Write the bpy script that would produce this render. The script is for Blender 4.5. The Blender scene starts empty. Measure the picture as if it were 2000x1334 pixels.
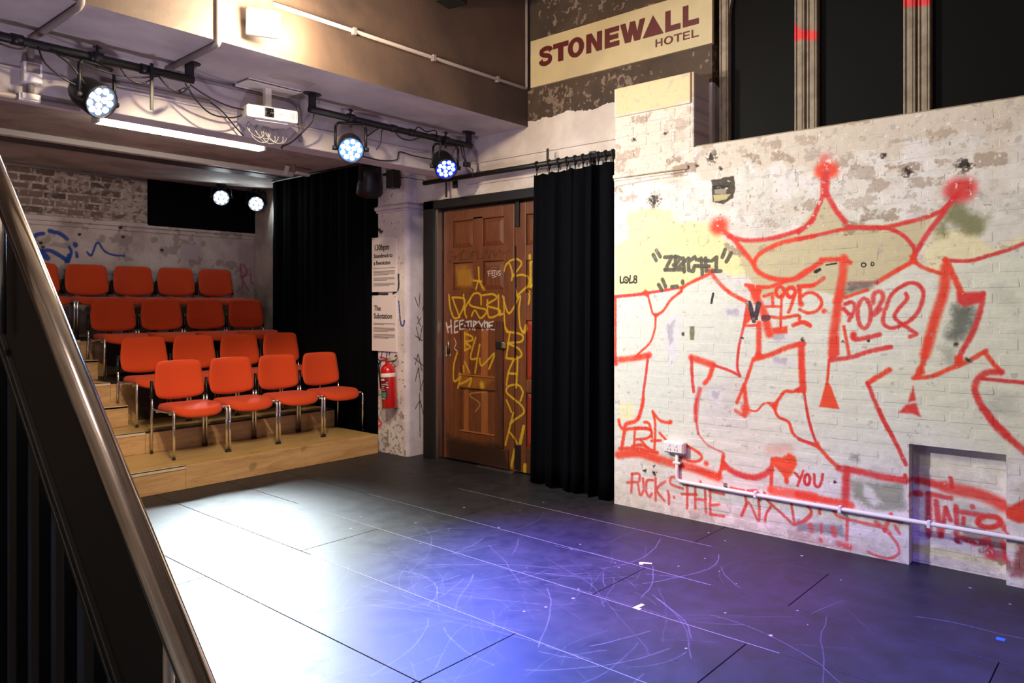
import bpy, bmesh, math, random
import numpy as np
from mathutils import Vector, Matrix

# ---------------------------------------------------------------- camera, world, lights
SC = bpy.context.scene
COL = SC.collection
FPX, YAW, HOR, CAMH = 1460.0, math.radians(48.75), 596.0, 1.55
cam_d = bpy.data.cameras.new('camera'); cam = bpy.data.objects.new('camera', cam_d); COL.objects.link(cam)
cam.location = (0, 0, CAMH); cam.rotation_euler = (math.pi/2, 0, -YAW)
cam_d.sensor_width = 36.0; cam_d.lens = 36.0*FPX/2000.0; cam_d.shift_y = (HOR-667.0)/2000.0
cam_d.clip_start = 0.05; SC.camera = cam
SC.view_settings.view_transform = 'Standard'; SC.view_settings.look = 'None'
SC.view_settings.gamma = 1.0; SC.view_settings.use_curve_mapping = False
SC.view_settings.exposure = 0.0
W = bpy.data.worlds.new('world'); SC.world = W; W.use_nodes = True
W.node_tree.nodes['Background'].inputs[0].default_value = (0.55, 0.50, 0.60, 1)
W.node_tree.nodes['Background'].inputs[1].default_value = 0.05

def aim(o, target):
    d = Vector(target)-o.location
    o.rotation_euler = d.to_track_quat('-Z', 'Y').to_euler()
def spot(name, loc, target, power, color, angle, blend=0.6, radius=0.09):
    l = bpy.data.lights.new(name, 'SPOT'); l.energy = power; l.color = color
    l.spot_size = math.radians(angle); l.spot_blend = blend; l.shadow_soft_size = radius
    o = bpy.data.objects.new(name, l); COL.objects.link(o); o.location = loc; aim(o, target); return o
def point(name, loc, power, color, radius=0.06):
    l = bpy.data.lights.new(name, 'POINT'); l.energy = power; l.color = color; l.shadow_soft_size = radius
    o = bpy.data.objects.new(name, l); COL.objects.link(o); o.location = loc; return o

# stage lamps: (position of the lamp, what it points at)
LAMP = {
 'left':  (Vector((1.74, 4.853, 2.79)), Vector((3.1, 0.9, 0.5))),
 'mid':   (Vector((3.613, 4.869, 2.79)), Vector((1.3, 1.2, 0.5))),
 'right': (Vector((4.652, 4.875, 2.79)), Vector((3.3, 1.9, 0.0))),
 'back1': (Vector((4.788, 9.2, 2.947)), Vector((1.0, 2.2, 0.0))),
 'back2': (Vector((5.279, 9.2, 2.918)), Vector((1.3, 2.0, 0.0))),
}
def off(k, d=0.10):
    a, b = LAMP[k]; return a+(b-a).normalized()*d
spot('beam_left', off('left'), (4.6, 1.2, 0.9), 600, (0.97, 1.0, 0.99), 105, 0.8)
spot('beam_mid', off('mid'), LAMP['mid'][1], 200, (0.25, 0.45, 1.0), 70, 0.9)
spot('beam_right', off('right'), (2.9, 1.8, 0.0), 2600, (0.06, 0.11, 1.0), 60, 1.0)
spot('beam_back_one', off('back1'), LAMP['back1'][1], 3400, (0.82, 0.95, 1.0), 40, 1.0)
spot('beam_back_two', off('back2'), LAMP['back2'][1], 2100, (0.82, 0.95, 1.0), 40, 1.0)
point('flood_bulb', (2.38, 3.98, 3.28), 170, (1.0, 0.82, 0.55), 0.05)
# unseen lights: fills added to brighten, with violet and red washes out of frame
spot('seating_fill', (1.3, 1.2, 5.05), (4.0, 6.9, 0.8), 900, (1.0, 0.80, 0.64), 46, 0.9, 0.2)  # unseen fill added to light the lower chair rows from the front
spot('violet_wash', (1.6, -2.6, 2.4), (3.6, 5.4, 2.4), 220, (0.66, 0.54, 1.0), 54, 1.0, 0.25)
spot('soffit_fill', (0.9, 2.6, 0.12), (3.3, 5.0, 3.3), 190, (0.90, 0.78, 1.0), 95, 1.0, 0.15)  # unseen uplight added to brighten the soffit, not a fitting of the stage
spot('red_wash', (3.3, 0.9, 5.05), (3.8, 2.3, 0.0), 2000, (1.0, 0.08, 0.46), 32, 1.0, 0.2)
spot('floor_blue_fill', (2.2, 0.4, 5.05), (3.1, 1.2, 0.0), 3300, (0.12, 0.08, 1.0), 46, 1.0, 0.2)  # extra unseen light added to spread blue over the floor
spot('back_wall_fill', (0.2, 7.3, 3.0), (3.1, 9.5, 2.5), 110, (1.0, 0.90, 0.82), 46, 1.0, 0.12)  # unseen fill added to brighten the back wall
point('flood_glow_fill', (2.62, 4.17, 3.30), 40, (1.0, 0.84, 0.58), 0.05)  # second light added beside the flood lamp to burn out the beam face
point('hall_fill', (-0.6, 1.4, 4.95), 70, (1.0, 0.86, 0.76), 0.15)  # unseen fill added for ambient light and the handrail's reflections
spot('wall_fill', (0.4, 3.2, 4.8), (4.9, 0.7, 1.3), 230, (0.98, 1.0, 0.98), 80, 0.9, 0.25)  # unseen fill added to even out the brightness of the graffiti wall

# ---------------------------------------------------------------- helpers
random.seed(7); RNG = np.random.default_rng(11)
FW = np.array([math.sin(YAW), math.cos(YAW), 0.0]); RT = np.array([math.cos(YAW), -math.sin(YAW), 0.0])
CC = np.array([0, 0, CAMH])
def on(ax, val, px, py):
    """measured point of the photograph -> point on the plane ax = val"""
    d = FW+RT*(px-1000)/FPX+np.array([0, 0, -(py-HOR)/FPX]); i = 'xyz'.index(ax)
    return CC+(val-CC[i])/d[i]*d
def depth_of(p): return float((np.array(p)-CC)@FW)

ORIG = {}
class MB:
    def __init__(s): s.v = []; s.f = []; s.sm = []
    def add(s, vs, fs, smooth=False):
        n = len(s.v); s.v += [tuple(v) for v in vs]
        for f in fs: s.f.append(tuple(i+n for i in f)); s.sm.append(smooth)
        return s
    def box(s, x0, x1, y0, y1, z0, z1):
        return s.add([(x, y, z) for z in (z0, z1) for y in (y0, y1) for x in (x0, x1)],
                     [(0,2,3,1),(4,5,7,6),(0,1,5,4),(2,6,7,3),(0,4,6,2),(1,3,7,5)])
    def obox(s, c, half, M=Matrix.Identity(3)):
        c = Vector(c); h = half
        vs = [c+M@Vector((x*h[0], y*h[1], z*h[2])) for z in (-1,1) for y in (-1,1) for x in (-1,1)]
        return s.add(vs, [(0,2,3,1),(4,5,7,6),(0,1,5,4),(2,6,7,3),(0,4,6,2),(1,3,7,5)])
    def tube(s, pts, r, n=8, closed=False, cap=True):
        P = [Vector(p) for p in pts]; N = len(P); vs = []; fs = []
        up = None
        for i, p in enumerate(P):
            if closed: t = P[(i+1) % N]-P[i-1]
            else: t = P[min(i+1, N-1)]-P[max(i-1, 0)]
            t = t.normalized() if t.length > 1e-9 else Vector((0,0,1))
            if up is None:
                up = Vector((0,0,1)) if abs(t.z) < .9 else Vector((1,0,0))
            a = t.cross(up)
            if a.length < 1e-4: a = t.cross(Vector((0,1,0)))
            a.normalize(); b = t.cross(a).normalized(); up = -b if b.dot(up) < 0 else b
            a = t.cross(up).normalized(); b = up
            rr = r[i] if isinstance(r, (list, tuple)) else r
            for k in range(n):
                g = 2*math.pi*k/n; vs.append(p+a*math.cos(g)*rr+b*math.sin(g)*rr)
        for i in range(N if closed else N-1):
            j = (i+1) % N
            for k in range(n):
                fs.append((i*n+k, i*n+(k+1) % n, j*n+(k+1) % n, j*n+k))
        s.add(vs, fs, True)
        if cap and not closed:
            b0 = len(s.v)-len(vs)
            s.f.append(tuple(b0+k for k in range(n))[::-1]); s.sm.append(False)
            s.f.append(tuple(b0+(N-1)*n+k for k in range(n))); s.sm.append(False)
        return s
    def lathe(s, prof, n=24, M=Matrix.Identity(4), smooth=True, cap=True):
        vs = []; fs = []
        for r, z in prof:
            for k in range(n):
                g = 2*math.pi*k/n; vs.append(M@Vector((r*math.cos(g), r*math.sin(g), z)))
        for i in range(len(prof)-1):
            for k in range(n): fs.append((i*n+k, i*n+(k+1) % n, (i+1)*n+(k+1) % n, (i+1)*n+k))
        b0 = len(s.v); s.add(vs, fs, smooth)
        if cap:
            s.f.append(tuple(b0+k for k in range(n))[::-1]); s.sm.append(False)
            s.f.append(tuple(b0+(len(prof)-1)*n+k for k in range(n))); s.sm.append(False)
        return s
    def prism(s, poly, fn, d0, d1):
        """extrude a 2d outline: fn(u, v, d) -> 3d point"""
        n = len(poly); vs = [fn(u, v, d0) for u, v in poly]+[fn(u, v, d1) for u, v in poly]
        fs = [tuple(range(n))[::-1], tuple(range(n, 2*n))]
        fs += [(i, (i+1) % n, n+(i+1) % n, n+i) for i in range(n)]
        return s.add(vs, fs)
    def build(s, name, mat, parent=None, bevel=0.0, local=False, seg=2, mats=None):
        me = bpy.data.meshes.new(name)
        o0 = Vector((0,0,0))
        if parent is not None and not local: o0 = ORIG.get(parent.name, o0)
        me.from_pydata([(v[0]-o0[0], v[1]-o0[1], v[2]-o0[2]) for v in s.v], [], s.f)
        me.polygons.foreach_set('use_smooth', s.sm)
        if mats:
            for m in mats[0]: me.materials.append(m)
        elif mat: me.materials.append(mat)
        bm = bmesh.new(); bm.from_mesh(me); bmesh.ops.recalc_face_normals(bm, faces=bm.faces); bm.to_mesh(me); bm.free()
        me.update()
        if mats:
            for p in me.polygons: p.material_index = mats[1](p)
        o = bpy.data.objects.new(name, me); COL.objects.link(o)
        if parent is not None:
            o.parent = parent; ORIG[o.name] = o0.copy() if not local else Vector((0,0,0))
        else: ORIG[o.name] = Vector((0,0,0))
        if bevel:
            b = o.modifiers.new('bevel', 'BEVEL'); b.width = bevel; b.segments = seg; b.limit_method = 'ANGLE'
            b.angle_limit = math.radians(40)
        return o
def tag(o, label, cat, group=None, kind=None):
    o['label'] = label; o['category'] = cat
    if group: o['group'] = group
    if kind: o['kind'] = kind
    return o
def thing(name, label, cat, loc, group=None, kind=None):
    o = bpy.data.objects.new(name, None); COL.objects.link(o); o.location = loc
    o.empty_display_size = 0.1; ORIG[o.name] = Vector(loc)
    return tag(o, label, cat, group, kind)
def lift(o, mesh_parent_label=None): return o
def copy_tree(o, parent=None):
    c = o.copy(); COL.objects.link(c)
    if parent is not None: c.parent = parent
    for ch in list(o.children): copy_tree(ch, c)
    return c
def smooth_path(pts, k=6):
    P = [np.array(p, float) for p in pts]
    if len(P) < 3: return P
    out = []
    for i in range(len(P)-1):
        p0 = P[max(i-1, 0)]; p1 = P[i]; p2 = P[i+1]; p3 = P[min(i+2, len(P)-1)]
        for j in range(k):
            t = j/k
            out.append(0.5*((2*p1)+(-p0+p2)*t+(2*p0-5*p1+4*p2-p3)*t*t+(-p0+3*p1-3*p2+p3)*t**3))
    out.append(P[-1]); return out

# ---------------------------------------------------------------- paint layers (spray and marker on real surfaces)
def vnoise(h, w, cell, rng):
    gh, gw = int(h/cell)+3, int(w/cell)+3
    g = rng.random((gh, gw)).astype(np.float32)
    y = np.arange(h)/cell; x = np.arange(w)/cell
    yi = y.astype(int); xi = x.astype(int); fy = (y-yi)[:, None]; fx = (x-xi)[None, :]
    fy = fy*fy*(3-2*fy); fx = fx*fx*(3-2*fx)
    a = g[yi][:, xi]; b = g[yi][:, xi+1]; c = g[yi+1][:, xi]; d = g[yi+1][:, xi+1]
    return (a*(1-fx)+b*fx)*(1-fy)+(c*(1-fx)+d*fx)*fy
def fbm(h, w, cell, octv, rng):
    o = np.zeros((h, w), np.float32); a = 1.0; t = 0
    for _ in range(octv):
        o += a*vnoise(h, w, max(cell, 1.01), rng); t += a; a *= .55; cell *= .5
    return o/t
def s2(c): return np.array([v/255.0 for v in c], np.float32)
class Layer:
    def __init__(s, name, ax, val, u0, u1, v0, v1, res):
        s.name, s.ax, s.val, s.u0, s.u1, s.v0, s.v1, s.res = name, ax, val, u0, u1, v0, v1, res
        s.w = int((u1-u0)/res); s.h = int((v1-v0)/res)
        s.rgb = np.zeros((s.h, s.w, 3), np.float32); s.a = np.zeros((s.h, s.w), np.float32)
        s.n1 = fbm(s.h, s.w, 5, 2, RNG); s.n2 = fbm(s.h, s.w, 40, 5, RNG)
    def uv(s, px, py):
        p = on(s.ax, s.val, px, py)
        u, v = {'x': (p[1], p[2]), 'y': (p[0], p[2]), 'z': (p[0], p[1])}[s.ax]
        return u, v, depth_of(p)
    def ij(s, u, v): return (u-s.u0)/s.res, (v-s.v0)/s.res
    def blend(s, sl, cov, col):
        cov = np.clip(cov, 0, 1); r = s.rgb[sl]; a = s.a[sl]
        na = cov+a*(1-cov)
        c = (col*cov[..., None]+r*(a*(1-cov))[..., None])/np.maximum(na, 1e-5)[..., None]
        s.rgb[sl] = c; s.a[sl] = na
    def stroke_uv(s, pts, wm, col, soft=.45, alpha=1.0, speck=.35):
        P = [np.array(s.ij(u, v)) for u, v in pts]; R = wm/2/s.res; m = R*(1+soft)+3
        xs = [p[0] for p in P]; ys = [p[1] for p in P]
        x0, x1 = max(0, int(min(xs)-m)), min(s.w, int(max(xs)+m)+1); y0, y1 = max(0, int(min(ys)-m)), min(s.h, int(max(ys)+m)+1)
        if x1 <= x0 or y1 <= y0: return
        D = np.full((y1-y0, x1-x0), 1e6, np.float32)
        if len(P) == 1: P = P+[P[0]+.01]
        for a, b in zip(P[:-1], P[1:]):
            ax0, ax1 = max(x0, int(min(a[0], b[0])-m)), min(x1, int(max(a[0], b[0])+m)+1)
            ay0, ay1 = max(y0, int(min(a[1], b[1])-m)), min(y1, int(max(a[1], b[1])+m)+1)
            if ax1 <= ax0 or ay1 <= ay0: continue
            X, Y = np.meshgrid(np.arange(ax0, ax1), np.arange(ay0, ay1)); d = b-a; L = max(float(d@d), 1e-6)
            t = np.clip(((X-a[0])*d[0]+(Y-a[1])*d[1])/L, 0, 1)
            q = np.hypot(X-a[0]-t*d[0], Y-a[1]-t*d[1])
            w = D[ay0-y0:ay1-y0, ax0-x0:ax1-x0]; np.minimum(w, q, out=w)
        sl = (slice(y0, y1), slice(x0, x1)); q = D/R
        speck = speck*(min(1.0, .03/max(wm, 1e-4)) if speck < .9 else 1.6); q = q+(s.n1[sl]-.5)*speck*1.2
        cov = np.clip((1+soft-q)/max(2*soft, .12), 0, 1); cov = cov*cov*(3-2*cov)
        vary = np.clip(.70+.60*s.n2[sl], 0, 1) if soft > .5 else 1.0
        s.blend(sl, cov*alpha*vary*(1-.25*speck*(s.n1[sl] > .62)), s2(col))
    def stroke(s, tile, pts, w, col, soft=.45, alpha=1.0, speck=.35, smooth=True):
        ox, oy, k = TILES[tile]; Q = [(ox+x/k, oy+y/k) for x, y in pts]
        if smooth and len(Q) > 2: Q = smooth_path(Q, 5)
        T = [s.uv(*q) for q in Q]; dm = sum(t[2] for t in T)/len(T)
        s.stroke_uv([t[:2] for t in T], w*dm/FPX*1.12, col, soft, alpha, speck)
    def ell(s, tile, c, r, w, col, **k):
        s.stroke(tile, [(c[0]+r[0]*math.cos(t*math.pi/8), c[1]+r[1]*math.sin(t*math.pi/8)) for t in range(17)], w, col, smooth=False, **k)
    def poly(s, tile, pts, col, soft=.01, alpha=1.0, rag=0.02):
        ox, oy, k = TILES[tile]; s.poly_uv([s.uv(ox+x/k, oy+y/k)[:2] for x, y in pts], col, soft, alpha, rag)
    def poly_uv(s, pts, col, soft=.01, alpha=1.0, rag=.02, tex=0.0):
        P = [np.array(s.ij(u, v)) for u, v in pts]; m = (soft+rag)/s.res+2
        xs = [p[0] for p in P]; ys = [p[1] for p in P]
        x0, x1 = max(0, int(min(xs)-m)), min(s.w, int(max(xs)+m)+1); y0, y1 = max(0, int(min(ys)-m)), min(s.h, int(max(ys)+m)+1)
        if x1 <= x0 or y1 <= y0: return
        X, Y = np.meshgrid(np.arange(x0, x1), np.arange(y0, y1)); ins = np.zeros(X.shape, bool); D = np.full(X.shape, 1e6, np.float32)
        for a, b in zip(P, P[1:]+P[:1]):
            d = b-a; L = max(float(d@d), 1e-6); t = np.clip(((X-a[0])*d[0]+(Y-a[1])*d[1])/L, 0, 1)
            np.minimum(D, np.hypot(X-a[0]-t*d[0], Y-a[1]-t*d[1]), out=D)
            if a[1] != b[1]:
                c = (a[1] > Y) != (b[1] > Y); ins ^= c & (X < (b[0]-a[0])*(Y-a[1])/(b[1]-a[1])+a[0])
        sd = np.where(ins, D, -D)*s.res
        sl = (slice(y0, y1), slice(x0, x1)); sd = sd+(s.n2[sl]-.5)*2*rag+(s.n1[sl]-.5)*rag*.5
        cov = np.clip(sd/(2*soft)+.5, 0, 1); cov = cov*cov*(3-2*cov)
        if tex: cov = cov*(1-tex*np.clip((.62-(s.n1[sl]*.45+s.n2[sl]*.75))*7, 0, 1))
        s.blend(sl, cov*alpha, s2(col))
    def image(s):
        im = bpy.data.images.new(s.name, s.w, s.h, alpha=True, float_buffer=False)
        im.alpha_mode = 'CHANNEL_PACKED'
        px = np.dstack([np.clip(s.rgb, 0, 1), np.clip(s.a, 0, 1)]).astype(np.float32)
        im.pixels.foreach_set(px.ravel()); im.update(); im.pack(); return im
# zoomed views of the photograph that the strokes were measured in: (left, top, scale)
TILES = {'A': (1190,280,4.4475), 'B': (1560,280,4.043), 'C': (1190,520,4.4475), 'D': (1560,520,4.043), 'E': (1190,780,4.4475),
         'F': (1560,800,3.811), 'G': (850,380,4.765), 'H': (850,640,4.445), 'I': (700,420,5.133), 'J': (700,660,5.333),
         'K': (30,430,3.922), 'L': (1200,120,4.764), 'P': (0,0,1.0), 'Q': (980,0,4.448)}

# ---------------------------------------------------------------- materials
def lin(c):
    return tuple(((v/255.0)/12.92 if v/255.0 <= .04045 else ((v/255.0+.055)/1.055)**2.4) for v in c)
class NT:
    def __init__(s, name):
        s.m = bpy.data.materials.new(name); s.m.use_nodes = True; s.t = s.m.node_tree; s.t.nodes.clear()
        s.out = s.n('ShaderNodeOutputMaterial'); s.b = s.n('ShaderNodeBsdfPrincipled'); s.l(s.b.outputs[0], s.out.inputs[0])
    def n(s, k, **kw):
        o = s.t.nodes.new(k)
        for a, b in kw.items(): setattr(o, a, b)
        return o
    def l(s, a, b): s.t.links.new(a, b)
    def rgb(s, c):
        o = s.n('ShaderNodeRGB'); o.outputs[0].default_value = (*lin(c), 1); return o.outputs[0]
    def coord(s, kind='obj', scale=(1,1,1)):
        if kind == 'pos': src = s.n('ShaderNodeNewGeometry').outputs['Position']
        else: src = s.n('ShaderNodeTexCoord').outputs['Object']
        mp = s.n('ShaderNodeMapping'); mp.inputs['Scale'].default_value = scale; s.l(src, mp.inputs['Vector']); return mp.outputs[0]
    def noise(s, vec, scale, detail=4, rough=.6, dist=0):
        o = s.n('ShaderNodeTexNoise'); o.inputs['Scale'].default_value = scale; o.inputs['Detail'].default_value = detail
        o.inputs['Roughness'].default_value = rough; o.inputs['Distortion'].default_value = dist; s.l(vec, o.inputs['Vector']); return o.outputs[0]
    def ramp(s, fac, a, b, ca=0.0, cb=1.0):
        o = s.n('ShaderNodeMapRange'); o.inputs['From Min'].default_value = a; o.inputs['From Max'].default_value = b
        o.inputs['To Min'].default_value = ca; o.inputs['To Max'].default_value = cb; o.interpolation_type = 'SMOOTHSTEP'
        s.l(fac, o.inputs['Value']); return o.outputs[0]
    def mix(s, fac, a, b, mode='MIX'):
        o = s.n('ShaderNodeMix', data_type='RGBA', blend_type=mode)
        if isinstance(fac, float): o.inputs[0].default_value = fac
        else: s.l(fac, o.inputs[0])
        for i, v in ((6, a), (7, b)):
            if isinstance(v, tuple): o.inputs[i].default_value = (*lin(v), 1)
            else: s.l(v, o.inputs[i])
        return o.outputs[2]
    def math(s, op, a, b):
        o = s.n('ShaderNodeMath', operation=op)
        for i, v in ((0, a), (1, b)):
            if isinstance(v, (int, float)): o.inputs[i].default_value = v
            else: s.l(v, o.inputs[i])
        return o.outputs[0]
    def bump(s, h, strength=.3, dist=.01):
        o = s.n('ShaderNodeBump'); o.inputs['Strength'].default_value = strength; o.inputs['Distance'].default_value = dist
        s.l(h, o.inputs['Height']); s.l(o.outputs[0], s.b.inputs['Normal'])
    def set(s, **k):
        for a, v in k.items():
            i = s.b.inputs[a.replace('_', ' ')]
            if isinstance(v, (int, float)): i.default_value = v
            else: s.l(v, i)
    def color(s, c):
        if isinstance(c, tuple): s.b.inputs['Base Color'].default_value = (*lin(c), 1)
        else: s.l(c, s.b.inputs['Base Color'])
    def layer(s, L, base, ext='CLIP', alpha=1.0):
        p = s.n('ShaderNodeNewGeometry').outputs['Position']; sp = s.n('ShaderNodeSeparateXYZ'); s.l(p, sp.inputs[0])
        iu, iv = {'x': (1, 2), 'y': (0, 2), 'z': (0, 1)}[L.ax]
        u = s.ramp2(sp.outputs[iu], L.u0, L.u1); v = s.ramp2(sp.outputs[iv], L.v0, L.v1)
        cb = s.n('ShaderNodeCombineXYZ'); s.l(u, cb.inputs[0]); s.l(v, cb.inputs[1])
        im = s.n('ShaderNodeTexImage', extension=ext); im.image = L.img; s.l(cb.outputs[0], im.inputs[0])
        a = s.math('MULTIPLY', im.outputs[1], alpha) if alpha != 1.0 else im.outputs[1]
        return s.mix(a, base, im.outputs[0])
    def ramp2(s, v, a, b):
        o = s.n('ShaderNodeMapRange'); o.clamp = False; o.inputs['From Min'].default_value = a; o.inputs['From Max'].default_value = b
        s.l(v, o.inputs['Value']); return o.outputs[0]

def simple(name, c, rough=.5, metal=0.0, var=0.0, scale=8.0, bump=0.0, bscale=60.0, coat=0.0, kind='obj'):
    t = NT(name); t.set(Roughness=rough, Metallic=metal)
    if coat: t.set(Coat_Weight=coat)
    if var:
        v = t.noise(t.coord(kind), scale); d = tuple(max(0, int(x*(1-var))) for x in c); e = tuple(min(255, int(x*(1+var*.5))) for x in c)
        t.color(t.mix(t.ramp(v, .3, .7), d, e))
    else: t.color(c)
    if bump: t.bump(t.noise(t.coord(kind), bscale, 3), bump, .004)
    return t.m
def matte(name, c):
    t = NT(name); t.color(c); t.set(Roughness=.6); t.b.inputs['Specular IOR Level'].default_value = .08; return t.m
def emit(name, c, strength):
    t = NT(name); t.color((20, 20, 20)); t.b.inputs['Emission Color'].default_value = (*lin(c), 1); t.b.inputs['Emission Strength'].default_value = strength
    return t.m
def plaster(name, c1, c2, dirt, thr=.62, scale=2.5, rough=.85, bump=.35, L=None, fine=18.0, zsplit=None):
    t = NT(name); p = t.coord('pos'); t.set(Roughness=rough)
    n1 = t.noise(p, scale, 6, .62, .3); n2 = t.noise(p, fine, 5, .65)
    c = t.mix(t.ramp(n1, .35, .65), c1, c2)
    if zsplit:   # an old paint line on the wall: (height, colour above, second colour above)
        sp = t.n('ShaderNodeSeparateXYZ'); t.l(t.n('ShaderNodeNewGeometry').outputs['Position'], sp.inputs[0])
        zz = t.math('ADD', sp.outputs[2], t.math('MULTIPLY', t.noise(t.coord('pos', (1, 1, .3)), 5, 4, .6), -.16))
        up = t.mix(t.ramp(n1, .35, .65), zsplit[1], zsplit[2])
        fl = t.ramp(t.math('ADD', n2, t.math('MULTIPLY', t.noise(p, 3.1, 3), .6)), .90, .93)
        up = t.mix(t.math('MULTIPLY', fl, .55), up, (150, 130, 115))
        c = t.mix(t.ramp(zz, zsplit[0]-.084, zsplit[0]-.078), c, up)
    c = t.mix(t.math('MULTIPLY', t.ramp(n2, thr, thr+.06), .8), c, dirt)
    if L: c = t.layer(L, c)
    t.color(c); t.bump(t.math('ADD', t.math('MULTIPLY', n2, .6), n1), bump, .012)
    return t.m

WHITE = (226, 218, 212)
RED = (232, 52, 26); RD2 = (214, 40, 40); YEL = (204, 164, 34); BLU = (26, 62, 140); BLK = (28, 26, 26)

# ---- the big wall: old paint, bare brick, spray
D = 4.917
LW = Layer('wall_right_paint', 'x', D, -0.75, 3.3, 0.0, 3.3, .0026)
BC, BL = .086, .240     # brick course and length
def paint_wall():
    L = LW; L.rgb[:] = s2((226, 219, 214)); L.a[:] = 1
    n = L.n2[..., None]; L.rgb += (n-.5)*.16*np.array([.9, 1, 1.05], np.float32)
    v = (L.v0+(np.arange(L.h)+.5)*L.res)[:, None]*np.ones((1, L.w)); u = (L.u0+(np.arange(L.w)+.5)*L.res)[None, :]*np.ones((L.h, 1))
    full = (slice(0, L.h), slice(0, L.w))
    for sd, cc, aa, cl in ((0, (208, 210, 196), .4, 90), (1, (228, 222, 226), .6, 60), (2, (204, 190, 172), .35, 70), (3, (182, 178, 172), .3, 26)):
        q = fbm(L.h, L.w, cl, 5, RNG); L.blend(full, np.clip((q-.55)/.12, 0, 1)*aa, s2(cc))
    # warm bare render band under the windows
    band = np.clip((v-2.42+(L.n2-.5)*.5)/.1, 0, 1); L.blend(full, band*.75, s2((205, 190, 174)))
    # cream filler behind the letters
    L.poly('P', [(1195,575),(1330,560),(1390,540),(1500,600),(1640,505),(1790,520),(1850,505),(2060,470),(2060,900),(1960,900),(1770,880),(1660,925),(1500,930),(1320,900),(1200,850),(1196,700)], (222, 222, 212), .05, .85, .05)
    L.poly('P', [(1196,590),(1330,570),(1420,640),(1530,640),(1520,760),(1380,800),(1240,800),(1196,700)], (218, 218, 212), .06, .6, .08)
    L.poly('P', [(1840,520),(2060,480),(2060,900),(1900,880),(1800,800),(1720,740),(1830,640)], (218, 218, 200), .08, .6, .1)
    L.poly('A', [(160,590),(330,560),(530,570),(600,690),(860,670),(920,780),(1010,860),(1180,960),(1240,1060),(1150,1150),(880,1120),(600,1250),(300,1290),(40,1310),(60,900),(150,820)], (236, 222, 164), .02, .95, .03)
    L.poly('B', [(980,960),(1010,800),(1100,690),(1340,690),(1540,820),(1779,720),(1779,800),(1500,890),(1350,930),(1150,920),(1130,1030)], (232, 220, 178), .02, .9, .02)
    L.poly('P', [(1432,468),(1500,470),(1560,450),(1597,400),(1613,378),(1628,410),(1650,437),(1720,440),(1780,430),(1830,410),(1800,470),(1785,510),(1700,570),(1640,580),(1560,560),(1500,590),(1460,540)], (200, 186, 150), .015, .92, .015)
    L.poly('B', [(1240,460),(1330,500),(1480,600),(1440,700),(1350,720),(1180,640),(1160,740),(1090,720),(1130,600)], (112, 112, 72), .05, .85, .06)
    # bare bricks showing through flaked paint, brick by brick
    rng = np.random.default_rng(5)
    for r in range(38):
        z0 = r*BC
        for k in range(-4, 15):
            u0 = k*BL+(.12 if r % 2 else 0); uc = u0+BL/2; zc = z0+BC/2
            pr = .55 if zc > 2.46 else .34 if 2.12 < zc < 2.46 and uc < 2.3 else .2 if 1.95 < zc < 2.3 and 1.7 < uc < 2.35 else .10 if (1.9 < zc) else .0
            if zc > 2.55 and uc > 2.57: pr = .42
            if zc > 3.0: pr = 0
            if zc < .26: pr = .10
            if rng.random() < pr:
                c = [(158, 136, 120), (172, 150, 136), (140, 118, 100), (176, 160, 150)][rng.integers(4)]
                a, b = u0+.012+rng.random()*.06, u0+BL-.012-rng.random()*.08
                L.poly_uv([(a, z0+.008+rng.random()*.02), (b, z0+.008+rng.random()*.02), (b, z0+.078-rng.random()*.02), (a, z0+.078-rng.random()*.02)], c, .008, .45+.4*rng.random(), .055, .85)
    L.poly('L', [(25,235),(745,70),(730,350),(540,420),(300,460),(25,510)], (222, 190, 146), .01, .9, .012)   # buff cap of the pier
    # worn grey-green ghosts and scuffs
    for q, c, a in (([(1430,1075),(1560,1075),(1560,1180),(1380,1200)], (190, 188, 176), .5), ([(1220,330),(1400,300),(1380,450),(1340,540),(1240,620),(1180,560)], (92, 96, 88), .88),
                    ([(400,140),(620,120),(610,160),(480,200),(360,230)], (100, 98, 92), .9), ([(1550,180),(1720,190),(1700,330),(1540,300)], (188, 190, 176), .6),
                    ([(1480,1000),(1740,990),(1720,1190),(1560,1150)], (180, 182, 170), .55), ([(1110,650),(1240,640),(1220,780),(1170,760)], (150, 150, 140), .6)):
        L.poly('D', q, c, .03, a, .04)
    for q, c, a in (([(400,540),(780,560),(790,740),(620,760),(480,720),(400,660)], (128, 132, 110), .7), ([(480,540),(560,600),(620,690),(560,720),(480,640)], (226, 222, 216), .9),
                    ([(0,840),(330,860),(340,950),(0,900)], (120, 116, 124), .75), ([(0,920),(400,990),(560,1080),(0,1000)], (190, 150, 140), .5),
                    ([(840,260),(930,290),(930,520),(840,500)], (150, 140, 138), .5), ([(1100,700),(1300,720),(1480,760),(1500,900),(1200,860)], (176, 180, 172), .5),
                    ([(1190,890),(1530,960),(1530,1090),(1240,1000)], (120, 96, 96), .75), ([(1640,1010),(1760,1020),(1760,1240),(1590,1240)], (140, 60, 54), .85), ([(395,335),(460,330),(450,390),(395,370)], (140, 136, 140), .8)):
        L.poly('F', q, c, .02, a, .03)
    L.poly('C', [(820,1020),(1180,960),(1180,1240),(860,1290)], (206, 200, 200), .05, .7, .06)
    L.poly('E', [(800,40),(1100,20),(1300,300),(820,260)], (214, 208, 208), .05, .7, .06)
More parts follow.
